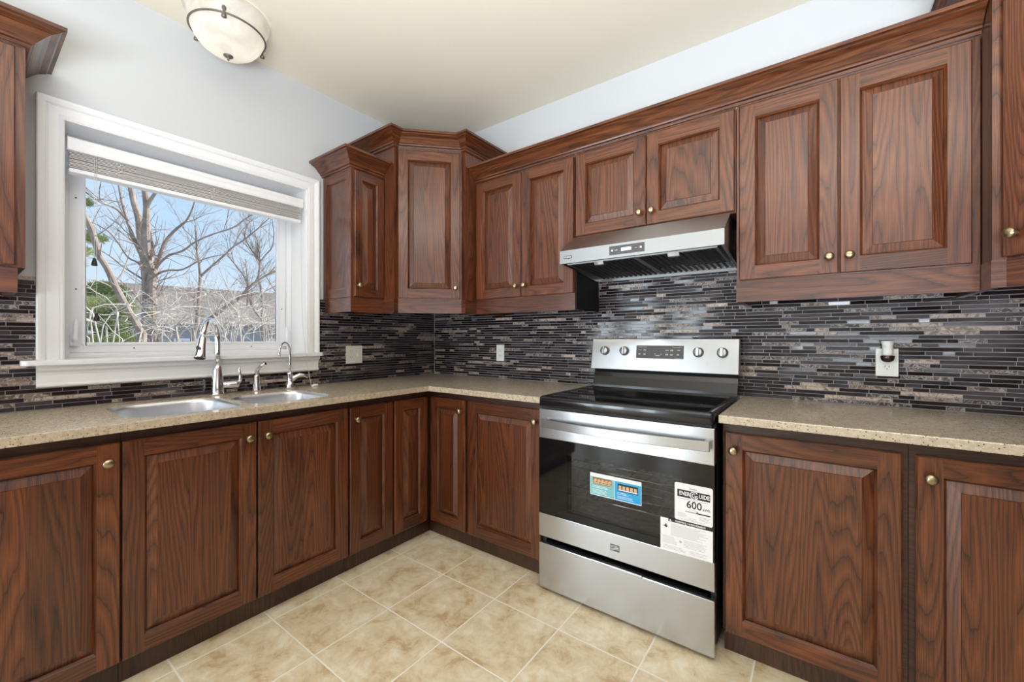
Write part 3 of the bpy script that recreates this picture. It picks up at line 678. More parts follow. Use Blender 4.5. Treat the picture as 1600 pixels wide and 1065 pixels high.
# tall corner cabinet with diagonal door
def corner_cab(mx_, label, knob_side):
    f = (lambda x, y: (x, y)) if not mx_ else (lambda x, y: (RX-x, y))
    t = thing('wall_cabinet', label, 'cabinet', (*f(.3, -.3), UZ0))
    P = [(.0015, -.720), (.418, -.720), (.418, -.690), (.690, -.410), (.720, -.410), (.720, -.0015)]
    TZ = 2.372
    pts = [f(*p) for p in P]; body = pts+[f(.0015, -.0015)]
    m = MB(); m.prism(body, UZ0, TZ, Z_); m.build('carcass', WOOD, t)
    a, b = Vector((*f(.418, -.690), 0)), Vector((*f(.690, -.410), 0))
    if mx_: a, b = b, a
    u = (b-a).normalized(); wv = u.cross(Vector((0, 0, 1))); Ld = (b-a).length
    a = a+u*.002; W = Ld-.012
    door(t, frame((a.x+wv.x*.0005, a.y+wv.y*.0005, DU0), u, Z_, wv), W, 2.356-DU0, (W-.03, .066) if knob_side == 'r' else (.03, .066))
    path = pts if not mx_ else pts[::-1]
    m = MB(); m.sweep(RAIL, path); m.build('light_rail', WOOD, t)
    m = MB(); m.sweep(CROWN(TZ), path); m.build('crown', WOOD, t)
    return t
corner_cab(False, 'tall oak corner wall cabinet with diagonal door in the room corner', 'r')
corner_cab(True, 'tall oak corner wall cabinet at the right edge of the photo', 'l')

# cabinet left of the window
t = thing('wall_cabinet', 'oak wall cabinet left of the window, cut off by the photo edge', 'cabinet', (.15, -2.5, UZ0))
NY = -2.178
m = MB(); m.box((.003, -2.72, UZ0), (.284, NY, 2.2), Z_); m.build('carcass', WOOD, t)
m = MB(); m.box((.2845, -2.72, UZ0), (.305, NY, 2.2), Z_); m.build('face_frame', WOOD, t)
door(t, leftm(.305, -2.70, DU0), 2.70-2.201, DU1-DU0, (.03, .066))
m = MB(); m.sweep(RAIL, [(.302, -2.72), (.302, NY-.02), (.004, NY-.02)]); m.build('light_rail', WOOD, t)
m = MB(); m.sweep(CROWN(2.2005), [(.305, -2.72), (.305, NY), (.0015, NY)]); m.build('crown', WOOD, t)

# ------------------------------------------------------------------ range hood
HX0, HX1 = 1.4435, 2.2005
t = thing('range_hood', 'stainless under-cabinet range hood with small lit display', 'range hood', (1.82, -.25, 1.55))
hf = -.482
m = MB()
prof = [(-.013, 1.7405), (-.335, 1.7405), (hf, 1.641), (hf, 1.577), (hf+.012, 1.577), (hf+.012, 1.632), (-.33, 1.722), (-.013, 1.722)]
m.prism([(y, z) for y, z in prof], HX0, HX1, ax='x'); m.build('canopy', STEELV, t)
for xa, xb, nm in ((HX0, HX0+.012, 0), (HX1-.012, HX1, 1)):
    m = MB(); m.prism([(-.013, 1.5335), (-.013, 1.739), (-.334, 1.739), (hf+.001, 1.6405), (hf+.001, 1.577), (-.09, 1.5335)], xa-.0006, xb+.0006, ax='x'); m.build('side_panel', STEEL, t)
m = MB(); m.box((HX0+.0, hf-.0012, 1.5765), (HX1, hf-.0001, 1.6415)); m.build('front_panel', STEELH, t)
m = MB(); m.box((HX0+.013, -.0145, 1.533), (HX1-.013, -.0115, 1.582)); m.box((HX0+.013, -.0145, 1.533), (HX1-.013, -.03, 1.5345)); m.build('back_strip', STEELH, t)
m = MB(); m.lathe([(.005, 0), (.004, .003)], (1.885, -.0145, 1.558), (0, -1, 0), 10); m.build('screw', BLACKM, t)
# baffle filters sloping down towards the wall
def filt(xa, xb):
    y0, z0, y1, z1 = hf+.035, 1.5745, -.045, 1.552
    g = MB(); k = int((xb-xa-.02)/.027); pw = (xb-xa-.02)/k
    for i in range(k):
        x = xa+.01+i*pw; w_ = pw*.56
        g.prism([(x, 0), (x+w_*.5, -.0075), (x+w_, 0), (x+w_-.002, .003), (x+.002, .003)], 0, 1, ax='y')
    M = frame((0, y0, z0), X_, Vector((0, y1-y0, z1-z0)), Vector((0, -(z1-z0), (y1-y0))).normalized())
    G = MB()
    for pts, *_ in g.f: G.face([M @ p for p in pts])
    fo = G.build('baffle_filter', BLACKM, t)
    e = MB(); 
    e.prism([(xa, y0-.012), (xb, y0-.012), (xb, y1+.012), (xa, y1+.012)], -.003, .003, holes=[[(xa+.010, y0), (xb-.010, y0), (xb-.010, y1), (xa+.010, y1)]])
    e.f = [([Vector((p.x, p.y, p.z+z0+(z1-z0)*(p.y-y0)/(y1-y0))) for p in pts], *r_) for pts, *r_ in e.f]
    e.build('filter_frame', STEELH, fo)
    xm = (xa+xb)/2
    c = MB(); c.prism([(y0-.020, z0-.002), (y0-.012, z0-.018), (y0+.006, z0-.020), (y0+.02, z0-.012), (y0+.018, z0-.009), (y0+.004, z0-.016), (y0-.010, z0-.014), (y0-.016, z0-.001)], xm-.024, xm+.024, ax='x'); c.build('latch', STEELV, fo)
filt(HX0+.03, 1.822); filt(1.824, HX1-.03)
m = MB(); m.box((HX0+.013, hf+.0125, 1.59), (HX1-.013, -.02, 1.595)); m.build('filter_tray', BLACKM, t)
dp = MB(); dp.box((1.712, hf-.0030, 1.589), (1.878, hf-.0012, 1.630)); dpo = dp.build('control_panel', GREYPANEL, t); dpo['label'] = 'dark control strip'
l_ = MB(); l_.box((1.770, hf-.0034, 1.603), (1.818, hf-.003, 1.618)); l_.build('display', LCD, dpo)
k_ = MB()
for xx in (1.726, 1.862): k_.box((xx-.004, hf-.0034, 1.606), (xx+.004, hf-.003, 1.614))
k_.box((1.738, hf-.0034, 1.609), (1.745, hf-.003, 1.611)); k_.box((1.744, hf-.0034, 1.6095), (1.754, hf-.003, 1.6105)); k_.box((1.7485, hf-.0034, 1.605), (1.7495, hf-.003, 1.615)); k_.box((1.836, hf-.0034, 1.6095), (1.846, hf-.003, 1.6105)); k_.build('symbols', PAPER, dpo)
bd = MB(); bd.box((1.468, hf-.003, 1.599), (1.512, hf-.0012, 1.614)); bo = bd.build('badge', GREYPANEL, t)
bd = MB(); T = backm(1.490, hf-.0031, 1.6065); bd.text('V', .014, T @ Matrix.Translation((-.0155, 0, 0)), bold=.0004)
for i in range(4):
    bd.box((1.4815+i*.0068, hf-.0036, 1.6020), (1.4828+i*.0068, hf-.0031, 1.6110)); bd.box((1.4855+i*.0068, hf-.0036, 1.6020), (1.4866+i*.0068, hf-.0031, 1.6110)); bd.box((1.4815+i*.0068, hf-.0036, 1.6065), (1.4866+i*.0068, hf-.0031, 1.6076))
bd.build('badge_letters', PAPER, bo)

# ------------------------------------------------------------------ range
RX0, RX1 = 1.4305, 2.1985; RF = -.660
t = thing('range', 'stainless steel electric range with black glass cooktop', 'range', (1.815, -.33, 0))
m = MB()
m.box((RX0+.002, -.62, .045), (RX0+.02, -.02, .905)).box((RX1-.02, -.62, .045), (RX1-.002, -.02, .905)).box((RX0+.02, -.03, .045), (RX1-.02, -.02, .905)).box((RX0+.02, -.62, .045), (RX1-.02, -.03, .06)).box((RX0+.02, -.62, .245), (RX1-.02, -.03, .255)).box((RX0+.02, -.618, .80), (RX1-.02, -.03, .90))
m.build('body', BLACKM, t)
cvx0, cvx1, cvz0, cvz1, cvy = 1.53, 2.10, .34, .74, -.18
m = MB(); P = lambda x, y, z: (x, y, z)
m.face([(cvx0, -.618, cvz0), (cvx1, -.618, cvz0), (cvx1, cvy, cvz0), (cvx0, cvy, cvz0)]); m.face([(cvx0, -.618, cvz1), (cvx1, -.618, cvz1), (cvx1, cvy, cvz1), (cvx0, cvy, cvz1)])
m.face([(cvx0, -.618, cvz0), (cvx0, -.618, cvz1), (cvx0, cvy, cvz1), (cvx0, cvy, cvz0)]); m.face([(cvx1, -.618, cvz0), (cvx1, -.618, cvz1), (cvx1, cvy, cvz1), (cvx1, cvy, cvz0)]); m.face([(cvx0, cvy, cvz0), (cvx1, cvy, cvz0), (cvx1, cvy, cvz1), (cvx0, cvy, cvz1)])
m.build('oven_cavity', CAVITY, t, recalc=False)
for zz in (.47, .60):
    rk = MB()
    for yy in (-.60, -.50, -.40, -.30, -.20): rk.tube([(cvx0+.004, yy, zz), (cvx1-.004, yy, zz)], .003 if yy > -.59 else .0042, 6)
    for i in range(15): xx = cvx0+.02+i*(cvx1-cvx0-.04)/14; rk.tube([(xx, -.60, zz+.003), (xx, -.20, zz+.003)], .0016, 5)
    rk.build('oven_rack', WIRE, t)
# cooktop
ct = MB(); cy0, cy1 = -.668, -.055
def rr(ins, r): return rrect(RX0+.002+ins, RX1-.002-ins, cy0+ins, cy1, r, 6)
rs = [[(x, y, z) for x, y in rr(i_, r_)] for i_, r_, z in ((.004, .012, .876), (.0, .016, .882), (0, .016, .912), (.003, .016, .921), (.010, .014, .926), (.020, .010, .925), (.026, .008, .9215))]
ct.rings(rs, cap0=True, cap1=True); cto = ct.build('cooktop_frame', BLACK, t)
g = MB(); g.box((RX0+.030, cy0+.030, .9205), (RX1-.030, cy1-.006, .9222)); g.build('cooktop_glass', GLASSTOP, cto)
def flatring(mb, cx, cy, r, w, z):
    n = 48; a = [(cx+r*math.cos(2*math.pi*i/n), cy+r*math.sin(2*math.pi*i/n), z) for i in range(n)]; b = [(cx+(r+w)*math.cos(2*math.pi*i/n), cy+(r+w)*math.sin(2*math.pi*i/n), z) for i in range(n)]
    mb.rings([a, b], smooth=False)
for cx, cy, r in ((1.63, -.49, .105), (1.63, -.22, .075), (2.00, -.49, .115), (2.00, -.22, .080), (1.815, -.17, .055)):
    q = MB(); flatring(q, cx, cy, r, .0018, .92245)
    if r > .1: flatring(q, cx, cy, r*.66, .0014, .92245)
    q.build('burner_ring', RING, cto)
# door
dt = MB(); dt.box((RX0, RF, .7275), (RX1, -.6205, .8655)); dto = dt.build('oven_door', STEEL, t, bevel=.003)
b_ = MB(); b_.box((RX0, RF, .262), (RX1, -.6205, .371)); b_.build('lower_panel', STEEL, dto, bevel=.003)
gx0, gx1, gz0, gz1 = 1.585, 2.085, .405, .665
g = MB(); gy0, gy1 = RF+.0015, -.6205
g.box((RX0+.001, gy0, .3715), (gx0, gy1, .727)).box((gx1, gy0, .3715), (RX1-.001, gy1, .727)).box((gx0, gy0, .3715), (gx1, gy1, gz0)).box((gx0, gy0, gz1), (gx1, gy1, .727)); g.build('door_glass', GLASSTOP, dto)
g = MB(); g.box((gx0, gy0+.001, gz0), (gx1, gy0+.004, gz1)); g.build('oven_window', OVENGLASS, dto)
hb = MB(); n = 24; ring = []
for i in range(n+1):
    s1 = i/n; x = 1.462+s1*(2.186-1.462); y = -.692-.026*math.sin(math.pi*s1)
    ring.append([(x, y, .785), (x, y+.006, .783), (x, y+.013, .785), (x, y+.013, .821), (x, y+.006, .823), (x, y, .821)])
hb.rings(ring, smooth=False, cap0=True, cap1=True)
for x in (1.474, 2.174): hb.box((x-.010, -.682, .788), (x+.010, RF+.001, .818))
hb.build('door_handle', STEELV, dto, bevel=.0015)
# vent slots under the cooktop lip
v_ = MB(); v_.box((RX0+.012, -.652, .867), (RX1-.012, -.622, .8755))
for i in range(26): x = RX0+.03+i*.0275; v_.box((x, -.654, .8685), (x+.018, -.652, .873), m=1)
v_.build('vent_strip', [BLACKM, SLOT], t)
d = MB(); d.box((RX0, RF, .018), (RX1, -.625, .230)); do = d.build('drawer', STEEL, t, bevel=.004)
d = MB(); d.box((RX0+.03, -.652, .2305), (RX1-.03, -.626, .2318)); d.build('drawer_top', BLACKM, do)
d = MB(); d.box((1.70, RF-.003, .222), (1.93, RF+.016, .2335)); d.build('drawer_pull', STEELV, do, bevel=.003)
for x in (RX0+.05, RX1-.05):
    for y in (-.60, -.08):
        q = MB(); q.lathe([(.021, .0005), (.022, .006), (.018, .012), (.010, .014), (.010, .046)], (x, y, 0), n=18); q.build('foot', BLACKM, t)
# emblem
lx, lz = 1.812, .312
eb = MB(); eb.box((lx-.020, RF-.0015, lz-.013), (lx+.020, RF-.0001, lz+.013)); ebo = eb.build('emblem', GREYPANEL, dto)
w_ = MB()
for k, z0 in enumerate((.0085, .0035)): w_.box((lx-.018, RF-.0019, lz+z0-.0008), (lx+.018, RF-.0014, lz+z0+.0008))
for off in (-.0012, -.0065):
    pts = [(lx-.019+.038*i/12, lz+off+.0030*math.sin(2*math.pi*i/12)*(-1)) for i in range(13)]
    for a, b in zip(pts, pts[1:]): w_.face([(a[0], RF-.0017, a[1]-.001), (b[0], RF-.0017, b[1]-.001), (b[0], RF-.0017, b[1]+.001), (a[0], RF-.0017, a[1]+.001)])
w_.build('emblem_waves', STEELV, ebo)
# back guard
bk = MB(); bk.prism([(-.02, .905), (-.02, 1.19), (-.045, 1.19), (-.060, 1.03), (-.075, .98), (-.098, .935), (-.100, .9225), (-.03, .905)], RX0+.012, RX1-.006, ax='x'); bko = bk.build('backguard', BLACK, t)
# sloped control console
ca, cb = Vector((-.108, 1.024)), Vector((-.078, 1.197))
cp_ = MB(); cp_.prism([(-.05, 1.022), (ca.x, ca.y), (cb.x, cb.y), (-.05, 1.198)], RX0+.004, RX1+.002, ax='x'); cpo = cp_.build('control_console', STEELV, bko, bevel=.003)
up = Vector((0, cb.x-ca.x, cb.y-ca.y)).normalized(); nrm = Vector((0, -up.z, up.y)); Hc = (cb-ca).length
CM = frame((RX0+.004, ca.x, ca.y), X_, up, nrm)
dd = MB(CM); dd.box((.265, .068, 0), (.513, .138, .0012)); ddo = dd.build('display_panel', GREYPANEL, cpo)
tx = MB(CM)
def bars(lst):
    for a, b, c_, d_ in lst: tx.box((.265+a, .068+b, .0012), (.265+a+c_, .068+b+d_, .0016))
bars([(.012, .060, .022, .0022), (.038, .060, .020, .0022), (.012, .044, .018, .0025), (.040, .042, .014, .0065), (.013, .020, .011, .007), (.040, .019, .012, .0075), (.100, .022, .004, .006), (.104, .014, .024, .005), (.130, .022, .009, .003), (.156, .043, .018, .0035), (.181, .041, .014, .0075), (.215, .044, .016, .003), (.157, .018, .014, .008), (.181, .017, .013, .008), (.214, .019, .012, .007), (.190, .060, .020, .0022), (.212, .060, .026, .0022), (.204, .004, .036, .0012)])
txo = tx.build('display_markings', INKG, ddo)
dv = MB(CM); dv.box((.265+.082, .069, .0012), (.265+.0835, .137, .0015)); dv.build('display_divider', BLACKM, ddo)
for kx, wd in ((1.517, .006), (1.632, .006), (2.018, .014), (2.128, .014)):
    q = MB(CM); u0 = kx-RX0-.004; q.lathe([(.0255, 0), (.0255, .004), (.0235, .006), (.0225, .020), (.019, .023), (.003, .0235)], (u0, .105, 0), (0, 0, 1), 28)
    ko = q.build('control_knob', STEELV, cpo)
    q = MB(CM); q.box((u0-wd/2-.001, .105-.021, .0232), (u0+wd/2+.001, .105+.021, .033)); q.build('knob_grip', STEELV if wd > .01 else STEEL, ko, bevel=.002)
q = MB(CM)
for u0, w0 in ((.105, .010), (.125, .006), (.62, .010), (.68, .008)): q.box((u0, .052, 0), (u0+w0, .0545, .0004)); q.box((u0+.004, .041, 0), (u0+.009, .046, .0004))
q.build('console_marks', INKG, cpo)

# stickers on the oven door
def rrp(x0, x1, z0, z1, r): return rrect(x0, x1, z0, z1, r, 5)
SYF = gy0-.0001
def fine(mb, x0, x1, z0, n, dz, y, m, h=.0011, jit=.25):
    for i in range(n):
        a = x0
        b = x1-random.uniform(0, jit)*(x1-x0)
        mb.box((a, y-.0003, z0-i*dz), (b, y, z0-i*dz+h), m=m)
s1 = MB(); s1.prism(rrp(2.056, 2.192, .499, .643, .008), SYF-.0006, SYF, ax='y'); so = s1.build('energy_sticker', PAPER, dto); so['label'] = 'white energy rating sticker'
y_ = SYF-.0006
s2 = MB(); s2.box((2.066, y_-.0003, .590), (2.183, y_, .618)); s2.lathe([(.0165, 0), (.0165, .0004)], (2.1275, y_-.0003, .6035), (0, -1, 0), 26, m=0)
T = lambda x, z: backm(x, y_-.0004, z)
s2.text('600', .039, T(2.127, .565), 0, .0002, bold=.0006, sx=.95); s2.text('kWh', .013, T(2.170, .5575), 0, .0002, bold=.0002)
s2.text('Canada', .009, T(2.124, .6265), 0, .0001)
for i in range(12): c0 = 2.066+i*.0098; s2.box((c0, y_-.0003, .536), (c0+.0098, y_, .5405), m=1 if i < 7 else 0) if i > 2 else None
s2.face([(2.136, y_-.0004, .5445), (2.142, y_-.0004, .5445), (2.139, y_-.0004, .5405)])
fine(s2, 2.066, 2.178, .5825, 1, .004, y_, 1, .0016, .05); fine(s2, 2.106, 2.145, .546, 1, .004, y_, 1, .0012)
fine(s2, 2.066, 2.105, .527, 4, .0042, y_, 1); fine(s2, 2.145, 2.183, .527, 4, .0042, y_, 1); fine(s2, 2.105, 2.140, .5135, 2, .0042, y_, 1); fine(s2, 2.080, 2.170, .5055, 1, .004, y_, 1)
s2.build('printing', [INK, INKG], so)
s3 = MB(); T3 = lambda x, z: backm(x, y_-.0008, z)
s3.text('ENER', .0205, T3(2.0925, .604), 0, .0002, bold=.0004, sx=.80); s3.text('UIDE', .0205, T3(2.1625, .604), 0, .0002, bold=.0004, sx=.82)
n = 20
for r0, r1, a0, a1 in ((.0125, .0155, 35, 345), (.0062, .0090, 60, 330)):
    for i in range(n):
        a, b = R(a0+(a1-a0)*i/n), R(a0+(a1-a0)*(i+1)/n)
        s3.face([(2.1275+r*math.cos(q), y_-.0010, .6035+r*math.sin(q)) for r, q in ((r0, a), (r1, a), (r1, b), (r0, b))])
s3.box((2.1275, y_-.0010, .6015), (2.140, y_-.0008, .6045)); s3.box((2.1325, y_-.0010, .5915), (2.1355, y_-.0008, .6045))
s3.build('white_lettering', PAPER, so)
s4 = MB(); s4.prism([(2.002, .369), (2.192, .369), (2.192, .4845), (2.032, .4845), (2.032, .494), (2.002, .494)], SYF-.0005, SYF, ax='y'); s4o = s4.build('warning_sticker', PAPER, dto); s4o['label'] = 'white warning sticker with fine print'
y4 = SYF-.0005
s5 = MB(); s5.box((2.033, y4-.0004, .4845), (2.192, y4+.0005, .497))
s5.face([(2.016, y4-.0003, .463), (2.024, y4-.0003, .4565), (2.030, y4-.0003, .463), (2.022, y4-.0003, .4705)]); s5.box((2.011, y4-.0003, .462), (2.018, y4, .4635)); s5.box((2.020, y4-.0003, .470), (2.028, y4, .4715))
fine(s5, 2.042, 2.188, .4745, 9, .0052, y4, 1, .0013, .35); fine(s5, 2.010, 2.068, .4235, 6, .005, y4, 1, .0011, .3); fine(s5, 2.090, 2.186, .4235, 6, .005, y4, 1, .0011, .3); fine(s5, 2.012, 2.10, .388, 3, .005, y4, 1); fine(s5, 2.11, 2.186, .388, 3, .005, y4, 1)
s5.lathe([(.005, 0), (.004, .0003)], (2.078, y4, .415), (0, -1, 0), 10, m=1)
s5.build('printing', [INK, INKG], s4o)
s6 = MB(); T6 = backm(2.113, y4-.0009, .4908); s6.text('WARNING / AVERTISSEMENT', .0085, T6, 0, .0001, bold=.0002); s6.face([(2.036, y4-.0008, .4872), (2.044, y4-.0008, .4872), (2.040, y4-.0008, .4942)]); s6.build('white_lettering', PAPER, s4o)
# promotional sticker, two halves
p = MB(); p.box((1.698, SYF-.0005, .516), (1.926, SYF, .612)); po = p.build('promotional_sticker', PAPER, dto); po['label'] = 'blue and teal promotional sticker'
yp = SYF-.0005
p = MB(); p.box((1.700, yp-.0003, .519), (1.811, yp, .596)); p.build('teal_half', TEAL, po)
p = MB(); p.box((1.813, yp-.0003, .519), (1.924, yp, .596)); p.build('blue_half', BLUE, po)
p = MB(); p.box((1.711, yp-.0005, .565), (1.798, yp-.0003, .594), m=0); p.box((1.711, yp-.0006, .568), (1.798, yp-.0004, .572), m=1)
for i in range(5): p.lathe([(.0105, 0), (.0075, .0006), (.002, .0009)], (1.722+i*.0165, yp-.0004, .580), (0, -1, 0), 12, m=1, sq=(1, .7))
p.build('food_picture', [BROWNP, TAN], po)
p = MB(); p.box((1.825, yp-.0005, .556), (1.912, yp-.0003, .588), m=0); p.box((1.828, yp-.0006, .560), (1.909, yp-.0004, .564), m=2)
for i in range(5): p.box((1.829+i*.0165, yp-.0006, .565), (1.841+i*.0165, yp-.0004, .580), m=1)
p.build('food_picture', [INK, TAN, STEELV], po)
p = MB(); fine(p, 1.711, 1.790, .556, 2, .006, yp-.0003, 0, .0016); fine(p, 1.709, 1.780, .541, 4, .005, yp-.0003, 0, .0012); fine(p, 1.823, 1.875, .549, 2, .006, yp-.0003, 0, .0016); fine(p, 1.823, 1.905, .535, 3, .0045, yp-.0003, 0, .0011)
p.build('sticker_text', PAPER, po)

# ------------------------------------------------------------------ outlets and freshener
def slots(mb, M, u, v):
    mb.M = M; mb.box((u-.0075, v-.001, 0), (u-.0055, v+.007, .0006)); mb.box((u+.005, v-.001, 0), (u+.007, v+.0065, .0006)); mb.lathe([(.0022, 0), (.002, .0006)], (u, v-.0075, 0), (0, 0, 1), 8)
def outlet(label, M, W, H, mat_, recs, loc, sw=None):
    t = thing('wall_outlet', label, 'outlet', loc)
    m = MB(M); m.box((0, 0, .0055), (W, H, .012)); m.build('cover_plate', mat_, t, bevel=.0025)
    for u, v in recs:
        m = MB(M); m.prism(rrect(u-.0165, u+.0165, v-.0145, v+.0145, .010, 5), .0105, .0135); ro = m.build('receptacle', mat_, t)
        s = MB(); slots(s, M @ Matrix.Translation((0, 0, .0135)), u, v); s.build('slots', SLOT, ro)
    if sw:
        m = MB(M); m.box((sw-.0055, H/2-.012, .0115), (sw+.0055, H/2+.012, .0135)); so_ = m.build('switch_plate', mat_, t)
        m = MB(M @ Matrix.Translation((sw, H/2, .0125)) @ Matrix.Rotation(R(28), 4, 'X')); m.box((-.004, -.009, -.002), (.004, .009, .010)); m.build('toggle', mat_, so_, bevel=.001)
    for u, v in ([(W/2, H/2)] if not sw else [(recs[0][0], H/2)]):
        m = MB(M); m.lathe([(.003, .0115), (.0025, .0128)], (u, v, 0), (0, 0, 1), 8); m.build('screw', mat_, t)
    return t
outlet('ivory double wall plate with outlet and switch, right of the window', leftm(0, -.788, 1.032), .120, .118, IVORY, [(.036, .0395), (.036, .0785)], (0, -.73, 1.09), .084)
outlet('white single wall outlet left of the range near the corner', backm(.651, 0, 1.037), .070, .117, PLASTIC, [(.035, .039), (.035, .078)], (.686, 0, 1.095))
outlet('white wall outlet with plugged-in air freshener, right of the range', backm(2.698, 0, 1.040), .072, .116, PLASTIC, [(.036, .039), (.036, .078)], (2.734, 0, 1.098))
t = thing('air_freshener', 'white plug-in air freshener with dark amber bottle in the right outlet', 'air freshener', (2.733, -.035, 1.10))
m = MB(); m.lathe([(.016, 1.128), (.0185, 1.132), (.0180, 1.150), (.0165, 1.158), (.0175, 1.168), (.0215, 1.187), (.0205, 1.188), (.0165, 1.172)], (2.733, -.036, 0), n=26); m.box((2.722, -.020, 1.098), (2.744, -.0138, 1.165)); m.box((2.725, -.028, 1.132), (2.741, -.0145, 1.160)); m.build('housing', PLASTIC, t)
m = MB(); m.lathe([(.003, 1.100), (.013, 1.1015), (.0195, 1.108), (.0225, 1.118), (.0225, 1.126), (.021, 1.1278), (.006, 1.128)], (2.733, -.037, 0), n=26); m.build('scent_bottle', AMBER, t)

# ------------------------------------------------------------------ blind
t = thing('window_blind', 'white horizontal slat blind drawn up at the top of the window', 'blind', (-.05, -1.55, 2.0))
by0, by1 = WY0+.012, WY1-.012
m = MB(); vp = [(-.012, 1.985), (-.004, 1.987), (-.001, 1.995), (-.003, 2.012), (.0, 2.022), (-.002, 2.036), (-.010, 2.042), (-.016, 2.042), (-.016, 1.985)]
m.prism(vp, by0, by1, ax='y'); m.build('valance', WHITE, t)
m = MB(); m.box((-.07, by0+.005, 1.992), (-.018, by1-.005, 2.045)); m.build('head_rail', VINYL, t)
zz = 1.920; k = 0
while zz < 1.992:
    m = MB(); yj = random.uniform(-.0015, .0015); tl = random.uniform(-.0012, .0012)
    m.prism([(-.070, zz+tl), (-.045, zz+.0014), (-.020, zz-tl), (-.020, zz+.0018-tl), (-.045, zz+.0034), (-.070, zz+.0018+tl)], by0+.008+yj, by1-.008+yj, ax='y'); m.build('slat', BLIND, t); zz += .0058 + (.005 if k == 5 else 0); k += 1
m = MB(); m.box((-.072, by0+.006, 1.898), (-.018, by1-.006, 1.916)); m.build('bottom_rail', VINYL, t, bevel=.004)
for yy in (by0+.16, -1.52, by1-.14):
    m = MB()
    for dy in (-.008, 0, .008):
        pts = [(-.016+random.uniform(-.002, .004), yy+dy+random.uniform(-.014, .014), 1.985-.0065*i) for i in range(11)]; m.tube(pts, .0011, 5)
    m.build('ladder_cord', CORD, t)
pa, pb = at(147.5, 340, 0, -.012), at(151, 340, 0, -.012)
for p, zb in ((pa, at(149, 411, 0, -.012).z), (pb, at(151, 497, 0, -.012).z)):
    m = MB(); m.tube([(-.012, p.y, 1.99), (-.012, p.y, zb+.01)], .0009, 6); co = m.build('lift_cord', CORD, t)
    m = MB(); m.lathe([(.004, .022), (.005, .018), (.010, -.004), (.0105, -.010), (.006, -.012)], (-.012, p.y, zb), n=14); m.build('tassel', BLACKM, co)
pr_ = at(470, 330, 0, -.004)
m = MB(); q1 = Vector((.064, at(478, 552, 0, .064).y, 1.113)); q2 = at(486.5, 603, 2, .9165)
m.tube([(-.004, pr_.y, 1.99), (.000, pr_.y, 1.6), (.02, (pr_.y+q1.y)/2, 1.30), (.058, q1.y, 1.122), q1, (q1.x+.006, q1.y, 1.08), q2+Vector((-.012, 0, .03)), q2], .0013, 6); co = m.build('pull_cord', CORD, t)
m = MB(); m.tube([q2, q2+Vector((.005, .010, .004)), q2+Vector((.010, .034, .0055))], [.003, .0075, .0085], 10); m.build('tassel', PLASTIC, co)

# ------------------------------------------------------------------ ceiling light
LXc, LYc = .245, -1.545
t = thing('ceiling_light', 'flush ceiling light with marbled glass bowl and bronze ring', 'lamp', (LXc, LYc, CZ))
m = MB(); m.lathe([(.172, CZ-.004), (.175, CZ-.012), (.170, CZ-.020), (.160, CZ-.040), (.152, CZ-.075), (.148, CZ-.085)], (LXc, LYc, 0), n=48, cap=False); m.build('upper_shade', LAMPGLASS, t)
m = MB(); m.lathe([(.150, 2.648), (.146, 2.638), (.135, 2.612), (.112, 2.582), (.08, 2.558), (.045, 2.545), (.008, 2.541)], (LXc, LYc, 0), n=48, cap=False); m.build('glass_bowl', LAMPGLASS, t)
m = MB(); n = 56; m.tube([(LXc+.153*math.cos(2*math.pi*i/n), LYc+.153*math.sin(2*math.pi*i/n), 2.645) for i in range(n+1)], .0042, 8, cap=False); m.build('ring', BRONZE, t)
for a in (-25, 95, 215):
    px, py = LXc+.156*math.cos(R(a)), LYc+.156*math.sin(R(a)); m = MB(); m.lathe([(.002, .030), (.0075, .026), (.009, .016), (.0055, .006), (.0055, -.004), (.010, -.014), (.0105, -.022), (.003, -.026)], (px, py, 2.645), n=14); m.build('clip', BRONZE, t)
m = MB(); m.lathe([(.003, 2.520), (.005, 2.524), (.004, 2.530), (.010, 2.533), (.020, 2.540), (.021, 2.544), (.004, 2.546)], (LXc, LYc, 0), n=20); m.build('finial', BRONZE, t)
for k, (dx, dy) in enumerate(((-.03, -.062), (.03, .062))):
    light('lamp_bulb', 'POINT', (LXc+dx, LYc+dy, 2.625), (0, 0, 0), 0.15, (1, .95, .87), .022)

